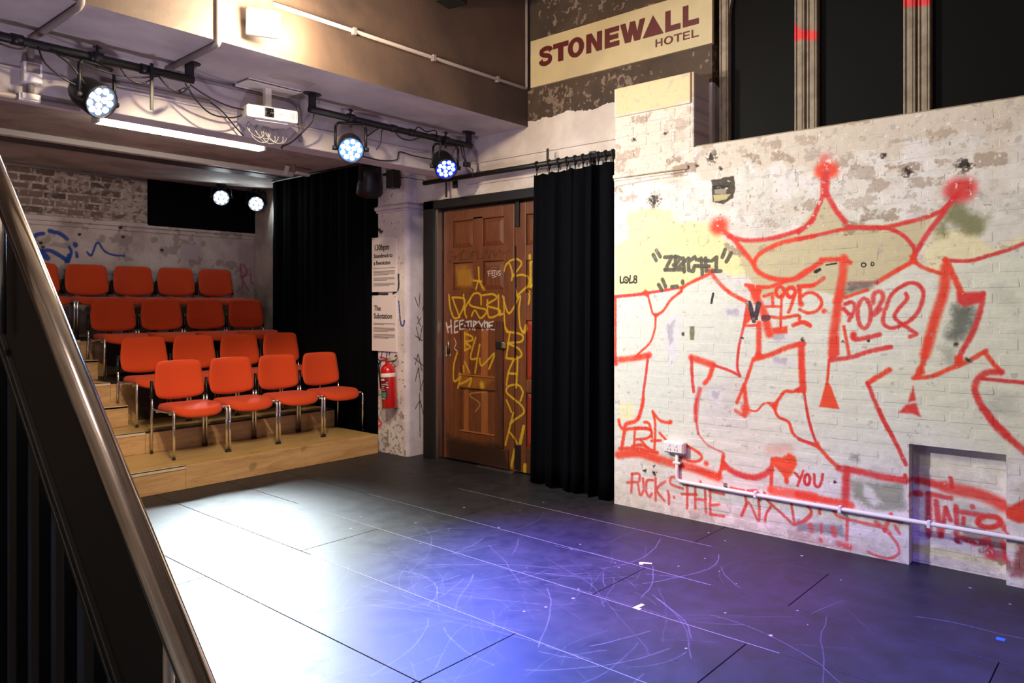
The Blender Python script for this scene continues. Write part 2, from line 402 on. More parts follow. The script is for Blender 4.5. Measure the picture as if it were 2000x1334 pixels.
    for q in ([(1010,380),(1170,350),(1180,440),(1000,440)], [(1400,590),(1600,590),(1610,650),(1430,650)], [(1420,790),(1600,830),(1610,870),(1450,850)], [(480,500),(620,420),(590,760),(540,880),(470,600)], [(880,1090),(1000,1080),(960,1180),(890,1160)]):
        L.poly('C', q, (222, 216, 224), .012, .9, .03); L.poly('C', [(x*.5+q[0][0]*.5+20, y*.5+q[0][1]*.5+10) for x, y in q], (150, 140, 158), .012, .5, .03)
    L.poly('C', [(95,1185),(225,1195),(215,1334),(95,1334)], (236, 226, 184), .006, .9, .006)
    L.poly('C', [(705,530),(740,525),(735,640),(708,640)], (104, 104, 70), .008, .9, .008)
    S = L.stroke
    def R(t, p, w, c=RED, **k): S(t, p, w*.93, c, soft=k.pop('soft', .62), alpha=k.pop('alpha', .93), **k)
    def fill(t, p, c=RED, soft=.010, a=.95): L.poly(t, p, c, soft, a, .004)
    # --- crown
    R('B', [(210,130),(215,150)], 22, RD2, soft=.8, alpha=.55); R('B', [(190,220),(255,215)], 28); R('B', [(215,240),(208,400)], 15, RD2, soft=.5)
    R('B', [(200,400),(150,520),(90,630),(0,705)], 8, RD2, soft=.6); R('B', [(220,390),(290,520),(370,620)], 9, RD2)
    R('A', [(945,725),(965,715)], 30); R('A', [(1000,770),(1080,830),(1160,930),(1250,1040),(1290,1110),(1400,1170),(1540,1190),(1640,1170),(1779,1080)], 9)
    R('B', [(0,1050),(100,990),(180,940)], 9); R('A', [(1260,1040),(1300,970),(1400,910),(1520,860),(1779,808)], 8)
    R('B', [(0,760),(200,715),(420,670),(640,665),(780,700),(880,780),(920,850),(910,920)], 7, RD2, soft=.6)
    R('A', [(1040,810),(1200,845),(1400,830),(1600,775),(1700,730),(1779,660)], 8, RD2, soft=.6, alpha=.9)
    R('B', [(380,660),(640,672),(900,615),(1080,560),(1180,490),(1260,400)], 8, RD2, soft=.6); R('B', [(1255,375),(1300,365)], 44, RD2, soft=.55)
    R('B', [(1230,430),(1130,570),(1030,700),(960,810),(910,900)], 9, RD2); R('B', [(910,890),(890,940),(770,1010),(620,1100)], 8); R('B', [(910,920),(980,980),(1130,1030)], 7)
    fill('B', [(880,890),(930,890),(940,960),(900,955)])
    # --- right letter
    R('B', [(1150,925),(1350,930),(1500,890),(1640,850),(1779,795)], 7, RD2); R('B', [(1160,920),(1240,1080),(1290,1200)], 10)
    R('D', [(1165,10),(1150,200),(1090,380),(1040,560),(1000,700)], 17); R('D', [(1000,700),(985,770)], 10); fill('D', [(985,755),(1003,850),(905,892),(940,800)])
    R('D', [(910,885),(1060,870),(1200,810),(1290,780),(1380,730),(1480,670)], 8); R('D', [(1470,680),(1540,770),(1600,835)], 8)
    fill('D', [(1250,210),(1465,205),(1450,285),(1310,325),(1255,280)], RD2, .012); R('D', [(1460,220),(1430,380),(1370,540),(1290,680),(1265,770)], 9, RD2)
    fill('D', [(1235,715),(1290,700),(1315,775),(1235,785)])
    R('D', [(1600,840),(1500,840),(1420,890),(1395,980),(1440,1090),(1520,1200),(1650,1334)], 11, RD2); R('F', [(1380,0),(1480,140),(1600,240),(1690,320)], 12, RD2)
    R('D', [(1450,890),(1600,905),(1779,922)], 7, RD2)
    fill('D', [(1000,560),(1050,560),(1010,700),(985,700)])
    # --- middle letter
    R('B', [(180,920),(360,920),(410,945)], 8); R('B', [(360,910),(350,1050),(310,1250)], 15); R('D', [(310,330),(285,500),(270,690)], 16); R('D', [(330,230),(310,280)], 14)
    fill('D', [(240,755),(255,560),(320,560),(325,700)]); R('D', [(250,745),(420,720),(560,675),(730,640)], 8, RD2, soft=.6); R('D', [(360,480),(400,700)], 6); R('D', [(243,750),(230,900)], 5)
    fill('D', [(225,895),(260,960),(325,1130),(163,1112)], (236, 62, 26), .006); R('D', [(370,250),(480,210),(545,190)], 6); R('B', [(400,1110),(620,1100)], 6, (150, 60, 84), alpha=.6)
    # --- the dates
    R('C', [(1345,262),(1420,240),(1424,345)], 6, smooth=False); R('C', [(1365,352),(1490,352)], 5); L.ell('C', (1487,225), (36,46), 6, RED); R('C', [(1500,250),(1490,540)], 5)
    L.ell('C', (1580,228), (38,42), 7, RED); R('C', [(1612,250),(1590,330),(1560,400)], 6); R('C', [(1779,170),(1660,178),(1660,310)], 7, smooth=False); R('C', [(1668,328),(1670,330)], 10)
    R('D', [(200,95),(120,150),(0,160)], 7); R('D', [(15,250),(80,210),(150,230),(185,290),(150,350),(80,372),(10,345)], 6); R('D', [(203,355),(206,356)], 9); R('D', [(0,170),(16,280)], 6)
    R('C', [(1400,440),(1500,452),(1640,430),(1655,470)], 6); R('C', [(1600,515),(1680,490),(1745,520)], 7); fill('C', [(1420,540),(1550,520),(1550,585),(1410,590)]); R('D', [(0,455),(50,442),(95,470)], 6)
    R('D', [(370,300),(425,285),(445,340),(400,430)], 7, RD2); R('D', [(360,340),(400,380)], 8, RD2); L.ell('D', (520,375), (52,118), 7, RD2, alpha=.8); R('D', [(590,290),(600,220),(645,200),(670,245),(640,310),(590,390),(650,340)], 8, RD2, alpha=.85)
    R('D', [(690,340),(740,220),(860,140),(950,150),(988,230),(940,370),(850,450),(740,490),(670,450),(680,360)], 7, RD2); R('D', [(850,220),(858,260),(790,340),(760,400),(800,445),(910,520),(930,540),(880,558)], 7, RD2)
    R('D', [(435,550),(450,580),(560,562),(640,542)], 8, RD2); R('D', [(435,545),(436,560)], 12, RD2)
    R('D', [(20,620),(30,800),(40,985)], 10); R('D', [(40,985),(80,1200),(120,1334)], 4); R('D', [(0,985),(45,965)], 8)
    fill('D', [(905,950),(925,1060),(870,1075)], RD2); fill('D', [(850,1095),(930,1085),(965,1190),(900,1165),(790,1160)], RD2)
    R('D', [(720,820),(620,880),(550,925)], 9); R('D', [(548,925),(600,1060),(660,1200),(740,1334)], 7, RD2); R('F', [(600,0),(660,130),(740,280),(800,410)], 7, RD2, soft=.6)
    # --- left letters
    R('C', [(56,268),(56,830)], 5); R('C', [(45,268),(300,242)], 6, RD2); fill('C', [(280,235),(320,205),(355,240),(330,270)]); R('C', [(320,235),(460,215),(600,190)], 5, RD2)
    R('C', [(335,240),(360,340),(380,410),(405,432)], 4); fill('C', [(380,410),(440,410),(405,455)]); R('C', [(405,432),(470,390),(540,290),(630,220)], 5); fill('C', [(600,180),(660,180),(630,225)])
    R('C', [(630,190),(720,140),(870,70)], 6); R('C', [(870,45),(905,42)], 9, (190, 34, 34)); R('C', [(890,60),(960,150),(1060,240),(1200,312)], 7, soft=.6); R('C', [(405,440),(400,540),(360,660),(280,740),(225,795)], 4)
    R('C', [(95,815),(220,800),(350,775)], 11); R('C', [(340,780),(320,950),(300,1090),(290,1200),(255,1334)], 5, RD2); R('C', [(60,800),(62,850)], 8, RD2)
    R('C', [(715,795),(900,858)], 12); R('C', [(718,795),(722,950),(735,1090)], 6, RD2); R('C', [(905,860),(870,970),(830,1020)], 8); R('C', [(910,862),(1050,910),(1138,955)], 5, RD2)
    R('C', [(1138,955),(1115,870),(1130,700),(1170,520),(1200,340)], 5, RD2); fill('C', [(1195,335),(1230,330),(1260,440),(1175,525)]); R('C', [(1180,520),(1290,515)], 5)
    R('C', [(1190,165),(1370,185),(1500,145),(1600,112)], 7); fill('C', [(1185,155),(1330,185),(1300,320),(1235,245)]); R('C', [(1270,260),(1310,340),(1350,420),(1392,590)], 15)
    R('C', [(1305,500),(1300,780)], 10); R('C', [(1260,812),(1400,770),(1560,705),(1690,672)], 9); fill('C', [(1245,825),(1285,735),(1350,785)]); R('C', [(1675,675),(1672,850),(1685,1080)], 11)
    R('C', [(1700,1050),(1600,1090),(1530,1090),(1480,1150),(1450,1200)], 6); fill('C', [(1590,1100),(1680,1030),(1705,1095)]); fill('C', [(1380,1190),(1470,1180),(1450,1270)]); R('C', [(1695,1090),(1735,1334)], 4, RD2)
    R('C', [(1250,820),(1195,990),(1160,1070),(1110,1190)], 6); R('C', [(1175,1040),(1195,1240)], 8); R('C', [(1185,1235),(1190,1260)], 16); R('C', [(1205,1245),(1280,1260),(1340,1200),(1400,1190)], 3.5)
    R('E', [(1430,60),(1470,150),(1560,200),(1600,300),(1660,350),(1779,400)], 5.5); R('C', [(790,1070),(760,1200),(755,1334)], 9, RD2, soft=.8, alpha=.75)
    R('E', [(760,0),(752,130),(775,300)], 5, RD2, alpha=.7); R('E', [(775,300),(860,400),(1000,470)], 4, RD2, alpha=.55); R('E', [(1100,100),(1180,150)], 7, alpha=.7); R('E', [(1190,90),(1180,130)], 9, alpha=.8)
    # --- lower left
    R('E', [(300,0),(270,130),(230,190),(150,218),(135,280),(110,440)], 7); R('E', [(85,180),(100,240),(145,262),(260,250),(360,262)], 6)
    R('E', [(80,485),(250,470),(420,520),(560,560),(740,605),(950,680)], 15); R('E', [(90,430),(230,430),(420,465)], 7)
    R('E', [(225,260),(220,400)], 5); R('E', [(225,262),(340,255),(372,300),(330,340),(240,350)], 5); R('E', [(270,350),(330,420)], 5); R('E', [(205,412),(290,400),(390,460)], 6); R('E', [(400,340),(394,445)], 5); R('E', [(370,362),(450,360)], 5)
    R('E', [(305,200),(350,215),(375,330)], 5); R('E', [(380,105),(400,200),(400,320)], 5); R('E', [(382,115),(450,190),(530,205)], 5.5); R('E', [(535,198),(536,200)], 8); R('E', [(440,295),(510,370)], 5)
    R('E', [(640,390),(740,440),(802,490),(790,532),(720,542),(620,505)], 5.5); R('E', [(843,560),(846,562)], 9)
    R('E', [(995,490),(975,600),(945,690)], 7); R('E', [(1000,570),(1080,632),(1230,680),(1340,660),(1410,605)], 11, RD2); fill('E', [(985,500),(1040,610),(975,620)])
    R('E', [(1418,520),(1408,800)], 6.5); fill('E', [(1405,515),(1450,500),(1500,510),(1560,470),(1620,500),(1632,570),(1590,650),(1540,705),(1495,640),(1430,575)], (240, 66, 26)); R('E', [(1540,700),(1543,718)], 9)
    R('E', [(1400,440),(1560,430)], 18, RED, soft=.9, alpha=.22)
    R('E', [(1410,790),(1560,815),(1779,850)], 17, (240, 84, 60), soft=.5, alpha=.9)
    R('E', [(1615,640),(1660,692)], 5, RD2); R('E', [(1690,625),(1640,750)], 5, RD2); L.ell('E', (1722,700), (24,46), 5, RD2); R('F', [(118,485),(122,560),(150,578),(172,540),(182,485)], 5, RD2)
    TX = (216, 56, 48)
    for p in ([(160,725),(232,720)], [(200,650),(195,812)], [(198,652),(262,650),(265,710)], [(250,720),(270,832),(300,790),(295,690)], [(382,705),(330,712),(324,800),(350,850),(372,820)], [(405,690),(405,880)], [(490,715),(415,785),(480,880)],
              [(510,800),(522,850),(520,912)], [(565,850),(567,856)], [(595,680),(540,682),(540,740),(640,778)], [(680,750),(680,950)], [(632,825),(760,830)], [(750,775),(750,950)], [(835,795),(842,985)], [(750,868),(840,878)],
              [(880,795),(880,1000)], [(872,800),(1000,826)], [(888,922),(960,916)], [(880,1000),(1000,1018)], [(1060,772),(1180,795),(1285,795)], [(1350,814),(1353,817)], [(1185,850),(1192,920),(1152,1012)], [(1152,1012),(1215,900),(1300,1060),(1302,880)],
              [(1380,885),(1490,985),(1600,1090)], [(1412,930),(1370,990),(1356,1060)], [(1585,915),(1612,1090)], [(1722,932),(1758,980),(1700,1050),(1615,1092)], [(795,722),(797,725)]):
        R('E', p, 5, TX, soft=.6, alpha=.85)
    # --- right of the socket
    R('F', [(60,0),(90,130),(130,245)], 5, RD2); R('F', [(0,220),(120,260)], 5, RD2); fill('F', [(110,250),(150,240),(165,280),(130,285)]); R('F', [(140,270),(230,370),(310,440)], 7)
    R('F', [(300,440),(450,462),(620,502),(800,530)], 12, RD2); R('F', [(358,450),(350,700)], 14, RD2); R('F', [(0,635),(180,672),(390,712)], 13); R('F', [(795,490),(790,540)], 6, RD2)
    R('F', [(860,548),(930,560),(1050,592)], 14, RD2); R('F', [(1080,600),(1280,645),(1400,685),(1540,755)], 22, (224, 60, 52)); R('F', [(1110,530),(1122,600)], 7, RD2); fill('F', [(1550,745),(1677,670),(1760,700),(1760,830),(1640,850),(1560,810)], RED)
    for p, w in (([(945,650),(945,960)], 11), ([(935,650),(1110,682)], 9), ([(1000,705),(1032,970)], 10), ([(1072,755),(1040,965)], 8), ([(1072,755),(1110,850)], 8), ([(1150,745),(1160,1010)], 9), ([(1160,785),(1350,812)], 9), ([(1210,830),(1205,875)], 7),
                 ([(1490,880),(1540,930)], 12), ([(1200,985),(1300,1022),(1390,1000)], 11), ([(1400,1040),(1420,1120)], 12), ([(1510,1030),(1530,1130)], 12), ([(1275,745),(1277,750)], 9)):
        R('F', p, w, (206, 44, 52), soft=.6, alpha=.85)
    L.ell('F', (1400,862), (85,42), 9, RD2, soft=.6); R('F', [(1390,1110),(1540,1130)], 16, (220, 60, 84), soft=.9, alpha=.6); R('F', [(845,645),(880,650)], 11, RD2)
    for p, w in (([(80,730),(100,780),(60,830),(0,842)], 4), ([(158,745),(158,775)], 6), ([(268,760),(290,790),(380,822),(600,872)], 6), ([(365,810),(360,975)], 6), ([(90,865),(98,905)], 9), ([(170,860),(172,920)], 5), ([(165,970),(168,980)], 7),
                 ([(258,890),(268,935)], 10), ([(300,1000),(380,1025)], 10), ([(580,840),(680,922)], 8), ([(690,780),(640,905)], 7), ([(700,830),(770,840)], 6), ([(720,870),(752,925)], 6), ([(680,930),(740,1010),(742,1080),(650,1110),(520,1062)], 5)):
        R('F', p, w, (224, 58, 60), soft=.6, alpha=.8)
    # --- black and grey marker tags
    G = (78, 74, 62)
    for p in ([(385,970),(410,1018)], [(412,932),(445,985)], [(1010,925),(985,990)], [(1062,955),(1020,1030)], [(485,992),(545,988)], [(545,988),(490,1100)], [(485,1100),(565,1100)], [(575,985),(580,1060)], [(575,985),(622,1000),(580,1055)], [(560,1060),(645,1100),(565,1095)],
              [(645,1000),(655,1115)], [(620,1060),(690,1000)], [(745,990),(692,1030),(692,1105),(732,1112),(742,1072)], [(760,1012),(870,1022)], [(745,1066),(870,1070)], [(800,1000),(812,1140)], [(840,1000),(845,1110)], [(895,1022),(935,990),(930,1112)], [(900,1112),(970,1112)],
              [(432,1230),(460,1278)], [(465,1185),(492,1248)], [(545,1248),(592,1245)], [(638,1200),(642,1215)]):
        S('A', p, 7, G, soft=.15, alpha=.9, speck=.2, smooth=False)
    for p in ([(100,1160),(100,1215),(122,1210)], [(186,1152),(178,1215),(205,1208)]): S('A', p, 3, BLK, soft=.2, smooth=False)
    L.ell('A', (148,1188), (20,26), 2.8, BLK); L.ell('A', (230,1166), (11,14), 2.8, BLK); L.ell('A', (228,1198), (13,16), 2.8, BLK); S('A', [(146,1186),(150,1192)], 3, BLK)
    S('C', [(1220,320),(1258,475)], 8, (58, 40, 52), soft=.2); S('C', [(1300,330),(1272,450)], 9, (58, 40, 52), soft=.2); S('C', [(1350,455),(1378,450)], 11, (110, 40, 50), soft=.2)
    S('C', [(905,240),(890,320)], 4, BLK, soft=.3); S('B', [(135,1015),(165,1000)], 6, BLK, soft=.2); L.ell('B', (515,962), (18,16), 2, BLK); L.ell('B', (585,955), (11,14), 2, BLK); S('B', [(220,962),(300,950)], 2.5, BLK)
    # --- chips, and holes with their inner shade painted dark
    for t, p, w in (('A', (395,490), 17), ('B', (860,222), 12), ('B', (1305,172), 18), ('A', (890,122), 14), ('A', (760,190), 6), ('A', (970,225), 6), ('L', (475,672), 6), ('L', (182,725), 6), ('E', (395,640), 6), ('E', (1015,755), 7), ('F', (272,542), 4), ('D', (350,597), 4), ('D', (555,590), 4), ('D', (1243,618), 6), ('D', (1340,740), 6), ('D', (32,582), 5), ('C', (640,592), 4), ('C', (1150,625), 4), ('C', (1680,640), 6), ('B', (680,100), 8)):
        S(t, [p, (p[0]+4, p[1]+2)], w*1.3, (120, 104, 92), soft=.3, speck=1.0, smooth=False); S(t, [p, (p[0]+3, p[1]+2)], w*.75, (34, 28, 24), soft=.3, speck=1.0, smooth=False)
    L.poly('A', [(890,320),(1080,290),(1098,400),(1080,480),(990,530),(900,510)], (66, 56, 46), .004, 1, .012); L.poly('A', [(905,450),(1060,440),(1020,490),(910,510)], (198, 184, 130), .004, .9, .01); L.poly('A', [(900,370),(1040,370),(1030,390),(910,400)], (14, 12, 10), .003, 1, .004); L.poly('A', [(915,405),(1020,400),(1010,440),(920,440)], (170, 158, 140), .003, .8, .01)
    S('L', [(100,1085),(400,1040),(690,1000)], 3, (160, 136, 104), alpha=.7); S('L', [(20,1165),(400,1095),(680,1060)], 2, (140, 120, 100), alpha=.6)
    for p in ([(290,620),(330,605),(320,640)], [(380,580),(405,570),(390,600)]): L.poly('E', p, (40, 40, 40), .004, .9, .004)
    # fine flakes: paint lost in specks, more of them low down and high up
    fl = fbm(L.h, L.w, 9, 4, RNG); cap = (v > 3.0)*1.0; wgt = .04+.10*(v > 2.05)+.06*(v < .33)-.2*cap
    L.blend(full, (np.clip((fl-(.86-wgt))/.03, 0, 1)*.8), s2((232, 226, 222)))
    fl = fbm(L.h, L.w, 7, 4, RNG); L.blend(full, (np.clip((fl-(.90-wgt))/.03, 0, 1)*.75), s2((136, 120, 110)))
    cr = fbm(L.h, L.w, 34, 5, RNG); L.blend(full, np.clip(1-np.abs(cr-.52)/.004, 0, 1)*(L.n2 > .54)*.45, s2((120, 108, 100)))
    fl = fbm(L.h, L.w, 16, 5, RNG); L.blend(full, np.clip((fl-.735+.05*(v > 2.1))/.03, 0, 1)*.5, s2((166, 156, 150)))
    low = np.clip((.16-v+(L.n2-.5)*.3)/.1, 0, 1)*(fl > .5); L.blend(full, low*.28, s2((164, 150, 150)))
    L.img = L.image()
paint_wall()

# ---- doors, pier by the doors, back wall, stage floor, window mullions
XD = 5.225
LD = Layer('door_paint', 'x', XD, 3.3, 5.62, 0.0, 2.6, .003)
def paint_door():
    def S(t, p, w=4, c=YEL, **k): LD.stroke(t, p, w*.9, c, soft=k.pop('soft', .3), alpha=k.pop('alpha', .86), **k)
    LD.poly('G', [(200,700),(330,690),(330,862),(200,862)], (190, 140, 30), .05, .45, .05); LD.poly('H', [(215,420),(520,435),(440,540),(220,510)], (190, 130, 30), .03, .3, .05)
    for p in ([(405,680),(410,800)], [(350,800),(430,812)], [(400,810),(380,885)], [(410,800),(452,890)], [(640,720),(660,660),(690,640),(720,740),(712,800)], [(690,622),(760,602),(805,640),(772,700),(720,765)], [(740,762),(820,750),(870,790),(850,860),(760,945)], [(920,840),(855,862)], [(750,880),(765,950)],
              [(870,900),(880,960),(870,1020)], [(130,935),(140,1050),(175,1150),(230,1142)], [(160,960),(220,1120)], [(165,960),(270,972),(265,1050),(220,1142)], [(265,935),(278,1080)], [(330,970),(275,1070),(292,1145)], [(430,1025),(420,930),(360,928),(320,1000),(345,1042),(470,1072),(470,1112),(420,1152),(372,1080),(340,1130)],
              [(440,940),(540,930),(570,970),(480,1032),(592,1072),(600,1112),(500,1142),(488,985)], [(590,935),(595,1110),(630,1112)], [(630,948),(690,1110),(790,945),(780,1080),(792,1230),(820,1282),(842,1220)], [(640,960),(642,1120),(655,1255)]): S('G', p)
    S('G', [(882,570),(886,860)], 6, YEL, soft=.6)
    for p in ([(250,45),(250,200)], [(250,52),(310,78),(316,110),(255,130),(302,170),(250,200)], [(345,90),(300,262),(352,270)], [(380,150),(340,395)], [(380,270),(400,332),(510,225),(460,362)], [(195,220),(165,330),(166,462),(210,440),(215,400)], [(250,300),(292,392)], [(240,335),(242,390)], [(220,492),(270,470),(322,440),(300,512)], [(200,525),(230,420)],
              [(620,35),(750,62),(752,120),(640,135)], [(650,40),(620,252)], [(630,140),(720,180),(752,240),(700,272),(615,266)], [(620,500),(640,380),(690,272),(716,280),(705,522)], [(640,400),(702,402)], [(740,640),(762,560),(720,500),(640,510),(620,560),(682,620),(752,680),(770,742),(690,802),(650,840)], [(620,630),(662,732)], [(680,740),(640,900),(610,1022)], [(640,900),(700,980),(722,1040)], [(610,0),(632,40)], [(740,0),(770,50),(790,10)]): S('H', p, 4.2)
    S('H', [(770,860),(740,1002)], 7); S('H', [(690,1060),(660,1215)], 6, YEL, alpha=.8); S('H', [(780,1195),(778,1260)], 8); S('H', [(412,490),(416,510)], 10, YEL, soft=.7); S('H', [(440,560),(290,582),(382,662),(340,732)], 3, (190, 150, 80), alpha=.5)
    WT = (206, 196, 190)
    for p in ([(104,1196),(122,1284)], [(112,1246),(150,1222)], [(148,1172),(153,1292)], [(186,1180),(184,1288),(214,1280)], [(184,1184),(212,1176)], [(185,1236),(212,1226)], [(232,1176),(234,1256),(272,1244)], [(232,1180),(264,1172)], [(233,1216),(262,1206)], [(282,1222),(285,1226)], [(292,1186),(332,1180)], [(312,1184),(316,1258)],
              [(340,1182),(344,1258)], [(362,1182),(362,1262)], [(362,1182),(396,1192),(362,1226)], [(408,1182),(440,1224)], [(462,1178),(440,1224),(432,1264)], [(508,1192),(510,1254),(546,1258)], [(508,1194),(540,1186)], [(510,1226),(536,1220)]): S('G', p, 3.4, WT, smooth=False)
    LD.ell('G', (480,1222), (15,34), 3.2, WT)
    for p in ([(490,720),(500,762)], [(488,722),(518,708)], [(496,742),(516,734)], [(525,715),(528,758)], [(525,714),(540,711)], [(527,736),(540,732)], [(528,758),(543,754)], [(540,712),(563,708)], [(551,710),(553,756)], [(566,715),(568,746),(580,746),(582,712)], [(605,712),(590,716),(592,732),(604,740),(600,754),(586,756)], [(525,685),(526,686)], [(545,681),(546,682)], [(562,682),(563,683)], [(532,776),(566,764)]): S('G', p, 1.7, WT, smooth=False)
    for p in ([(180,540),(130,540),(110,600),(140,632),(190,582),(150,576)], [(190,592),(270,522),(230,602),(310,602),(350,532),(340,602)], [(330,550),(395,535),(390,602)], [(390,602),(450,592),(480,522),(502,592),(530,522),(562,572),(602,522),(632,552),(692,522)], [(705,545),(707,547)]): S('G', p, 1.5, (24, 16, 14), soft=.2)
    S('H', [(112,115),(112,135)], 7, WT); S('H', [(112,175),(112,210)], 11, WT); S('H', [(112,190),(100,240)], 4, WT); S('H', [(112,190),(130,240)], 4, WT); S('H', [(170,90),(185,140),(172,180),(195,205)], 2, WT)
    LD.poly('H', [(110,930),(600,1040),(660,1240),(120,1150)], (36, 24, 16), .03, .75, .05)
    LD.img = LD.image()
paint_door()
LP = Layer('pier_paint', 'x', 5.03, 5.78, 6.4, 0.0, 3.0, .003)
def paint_pier():
    S = LP.stroke
    for p in ([(130,500),(105,540),(110,650),(130,640)], [(120,700),(140,750),(200,790),(292,795)], [(402,600),(402,740),(350,785)]): S('I', p, 4.5, (22, 34, 36), soft=.2)
    for p in ([(110,900),(120,1112)], [(110,905),(142,900)], [(125,982),(142,985)], [(405,868),(425,1080),(450,1110),(462,1062)]): S('I', p, 3.5, BLU, soft=.2)
    S('J', [(112,70),(130,122)], 6, BLU, soft=.2)
    for p in ([(150,130),(150,302)], [(180,130),(176,362)], [(205,250),(196,400),(175,455)], [(252,130),(222,332)], [(302,130),(290,232)], [(332,140),(320,180)], [(160,190),(230,240),(260,230)]): S('J', p, 2.8, BLU, soft=.25)
    S('J', [(95,680),(160,770),(220,860),(232,910),(130,962)], 4.5, (220, 60, 74)); S('J', [(130,960),(230,930)], 7, (224, 84, 92), soft=.7, alpha=.7)
    S('I', [(205,150),(235,170)], 6, (60, 46, 36), speck=1)
    v = (LP.v0+(np.arange(LP.h)+.5)*LP.res)[:, None]*np.ones((1, LP.w)); fl = fbm(LP.h, LP.w, 10, 4, RNG)
    full = (slice(0, LP.h), slice(0, LP.w)); LP.blend(full, np.clip((fl-.72+.16*np.clip(1.0-v, 0, 1))/.04, 0, 1)*.7, s2((98, 80, 66)))
    LP.img = LP.image()
paint_pier()
LQ = Layer('pier_side_paint', 'y', 5.83, 4.98, 5.42, 0.0, 3.0, .003)
for t, p in [('I', q) for q in ([(565,825),(595,912)], [(615,790),(605,932)], [(660,880),(640,962)], [(590,1022),(620,1112)], [(625,1030),(592,1090)], [(570,1212),(640,1262)], [(580,1130),(610,1262),(640,1112)])]+[('J', q) for q in ([(580,210),(676,295)], [(590,282),(620,170),(660,342)], [(590,452),(625,310),(652,562)], [(700,376),(640,542)], [(636,580),(640,1032)], [(590,742),(640,650),(682,822)])]:
    LQ.stroke(t, p, 1.6, (40, 34, 38), soft=.2, smooth=False)
LQ.img = LQ.image()
YB = 9.5
LB = Layer('back_wall_paint', 'y', YB, 2.2, 5.8, 1.1, 3.15, .005)
def paint_back():
    S = LB.stroke; full = (slice(0, LB.h), slice(0, LB.w)); n = fbm(LB.h, LB.w, 60, 6, RNG); n3 = fbm(LB.h, LB.w, 25, 5, RNG)
    LB.blend(full, np.clip((n-.52)/.05, 0, 1)*.6, s2((196, 180, 168))); LB.blend(full, np.clip((n3-.60)/.03, 0, 1)*.6, s2((136, 120, 110)))
    LB.poly('K', [(1260,180),(1400,205),(1395,305),(1255,295)], (176, 160, 160), .015, .9, .02); LB.poly('K', [(1700,150),(1960,200),(1950,600),(1700,600)], (150, 128, 124), .05, .5, .05)
    for p, w in (([(118,142),(165,115),(212,105)], 7), ([(258,85),(340,108),(392,148)], 7), ([(150,242),(250,235),(330,270),(392,312)], 7), ([(410,210),(425,250),(402,322)], 5), ([(455,188),(458,196)], 8), ([(465,252),(470,282)], 5), ([(545,245),(580,272),(625,175),(680,240),(750,270),(832,276)], 3.6), ([(200,250),(240,292)], 10), ([(385,320),(410,270)], 6)):
        S('K', p, w, BLU, soft=.3, alpha=.95)
    for p in ([(1720,340),(1740,522)], [(1740,340),(1772,400),(1740,452),(1782,542)], [(1800,420),(1802,482),(1832,480),(1830,420)], [(1860,410),(1852,542),(1892,500),(1880,420),(1860,410)], [(1720,440),(1760,430)]): S('K', p, 3, (150, 44, 44), alpha=.6)
    for p in ((485,113), (820,132), (1115,233), (795,62), (190,180), (205,210)): S('K', [p, (p[0]+6, p[1])], 5, (40, 30, 26))
    LB.img = LB.image()
paint_back()
LF = Layer('floor_scuffs', 'z', 0.0, .9, 4.95, .2, 5.4, .0032)
def paint_floor():
    rng = np.random.default_rng(3); full = (slice(0, LF.h), slice(0, LF.w))
    for i in range(150):
        cx, cy = rng.normal(3.0, .55), rng.normal(2.6, .65); a = rng.random()*6.28; Ln = .2+rng.random()*.75; k = rng.normal(0, .9); pts = []
        for j in range(9):
            pts.append((cx, cy)); cx += math.cos(a)*Ln/9; cy += math.sin(a)*Ln/9; a += k*Ln/9+rng.normal(0, .09)
        LF.stroke_uv(pts, .0045+rng.random()*.003, (160, 168, 190), .5, .06+.20*rng.random()**2, .6)
    for i in range(90):
        p = (1.2+rng.random()*3.6, .4+rng.random()*4.6); LF.stroke_uv([p, (p[0]+.004, p[1])], .006+.01*rng.random(), (190, 190, 200) if rng.random() < .6 else (10, 10, 12), .4, .6, .4)
    n = fbm(LF.h, LF.w, 120, 6, RNG); LF.blend(full, np.clip((n-.5)*3, 0, 1)*.22, s2((70, 70, 78)))
    LF.img = LF.image()
paint_floor()
LM = Layer('mullion_paint', 'x', 5.18, .9, 2.1, 2.8, 4.3, .004)
LM.stroke('P', [(1549,66),(1590,70)], 16, (220, 56, 60), soft=.6); LM.stroke('P', [(1552,55),(1556,75)], 12, (220, 56, 60)); LM.stroke('P', [(1762,8),(1812,4)], 12, (220, 56, 60), soft=.6)
LM.img = LM.image()

# ---- material table
def wall_paint():
    t = NT('painted_brick'); p = t.coord('pos'); t.set(Roughness=.8)
    c = t.layer(LW, (226, 219, 214), 'EXTEND'); n = t.noise(p, 26, 5, .65); n1 = t.noise(p, 5, 5, .6)
    c = t.mix(t.math('MULTIPLY', t.ramp(n, .35, .7), .12), c, (150, 140, 134)); t.color(c)
    t.bump(t.math('ADD', t.math('MULTIPLY', n, .5), n1), .45, .012); return t.m
def floor_mat():
    t = NT('black_stage_paint'); p = t.coord('pos'); n = t.noise(p, 7, 6, .65); n2 = t.noise(p, 60, 4, .7)
    c = t.mix(t.ramp(n, .3, .7), (30, 30, 34), (40, 40, 44)); c = t.layer(LF, c); t.color(c)
    t.set(Roughness=t.ramp(t.math('ADD', n, t.math('MULTIPLY', n2, .4)), .4, 1.0, .42, .56))
    t.b.inputs['Specular IOR Level'].default_value = .30; t.bump(n2, .06, .002); return t.m
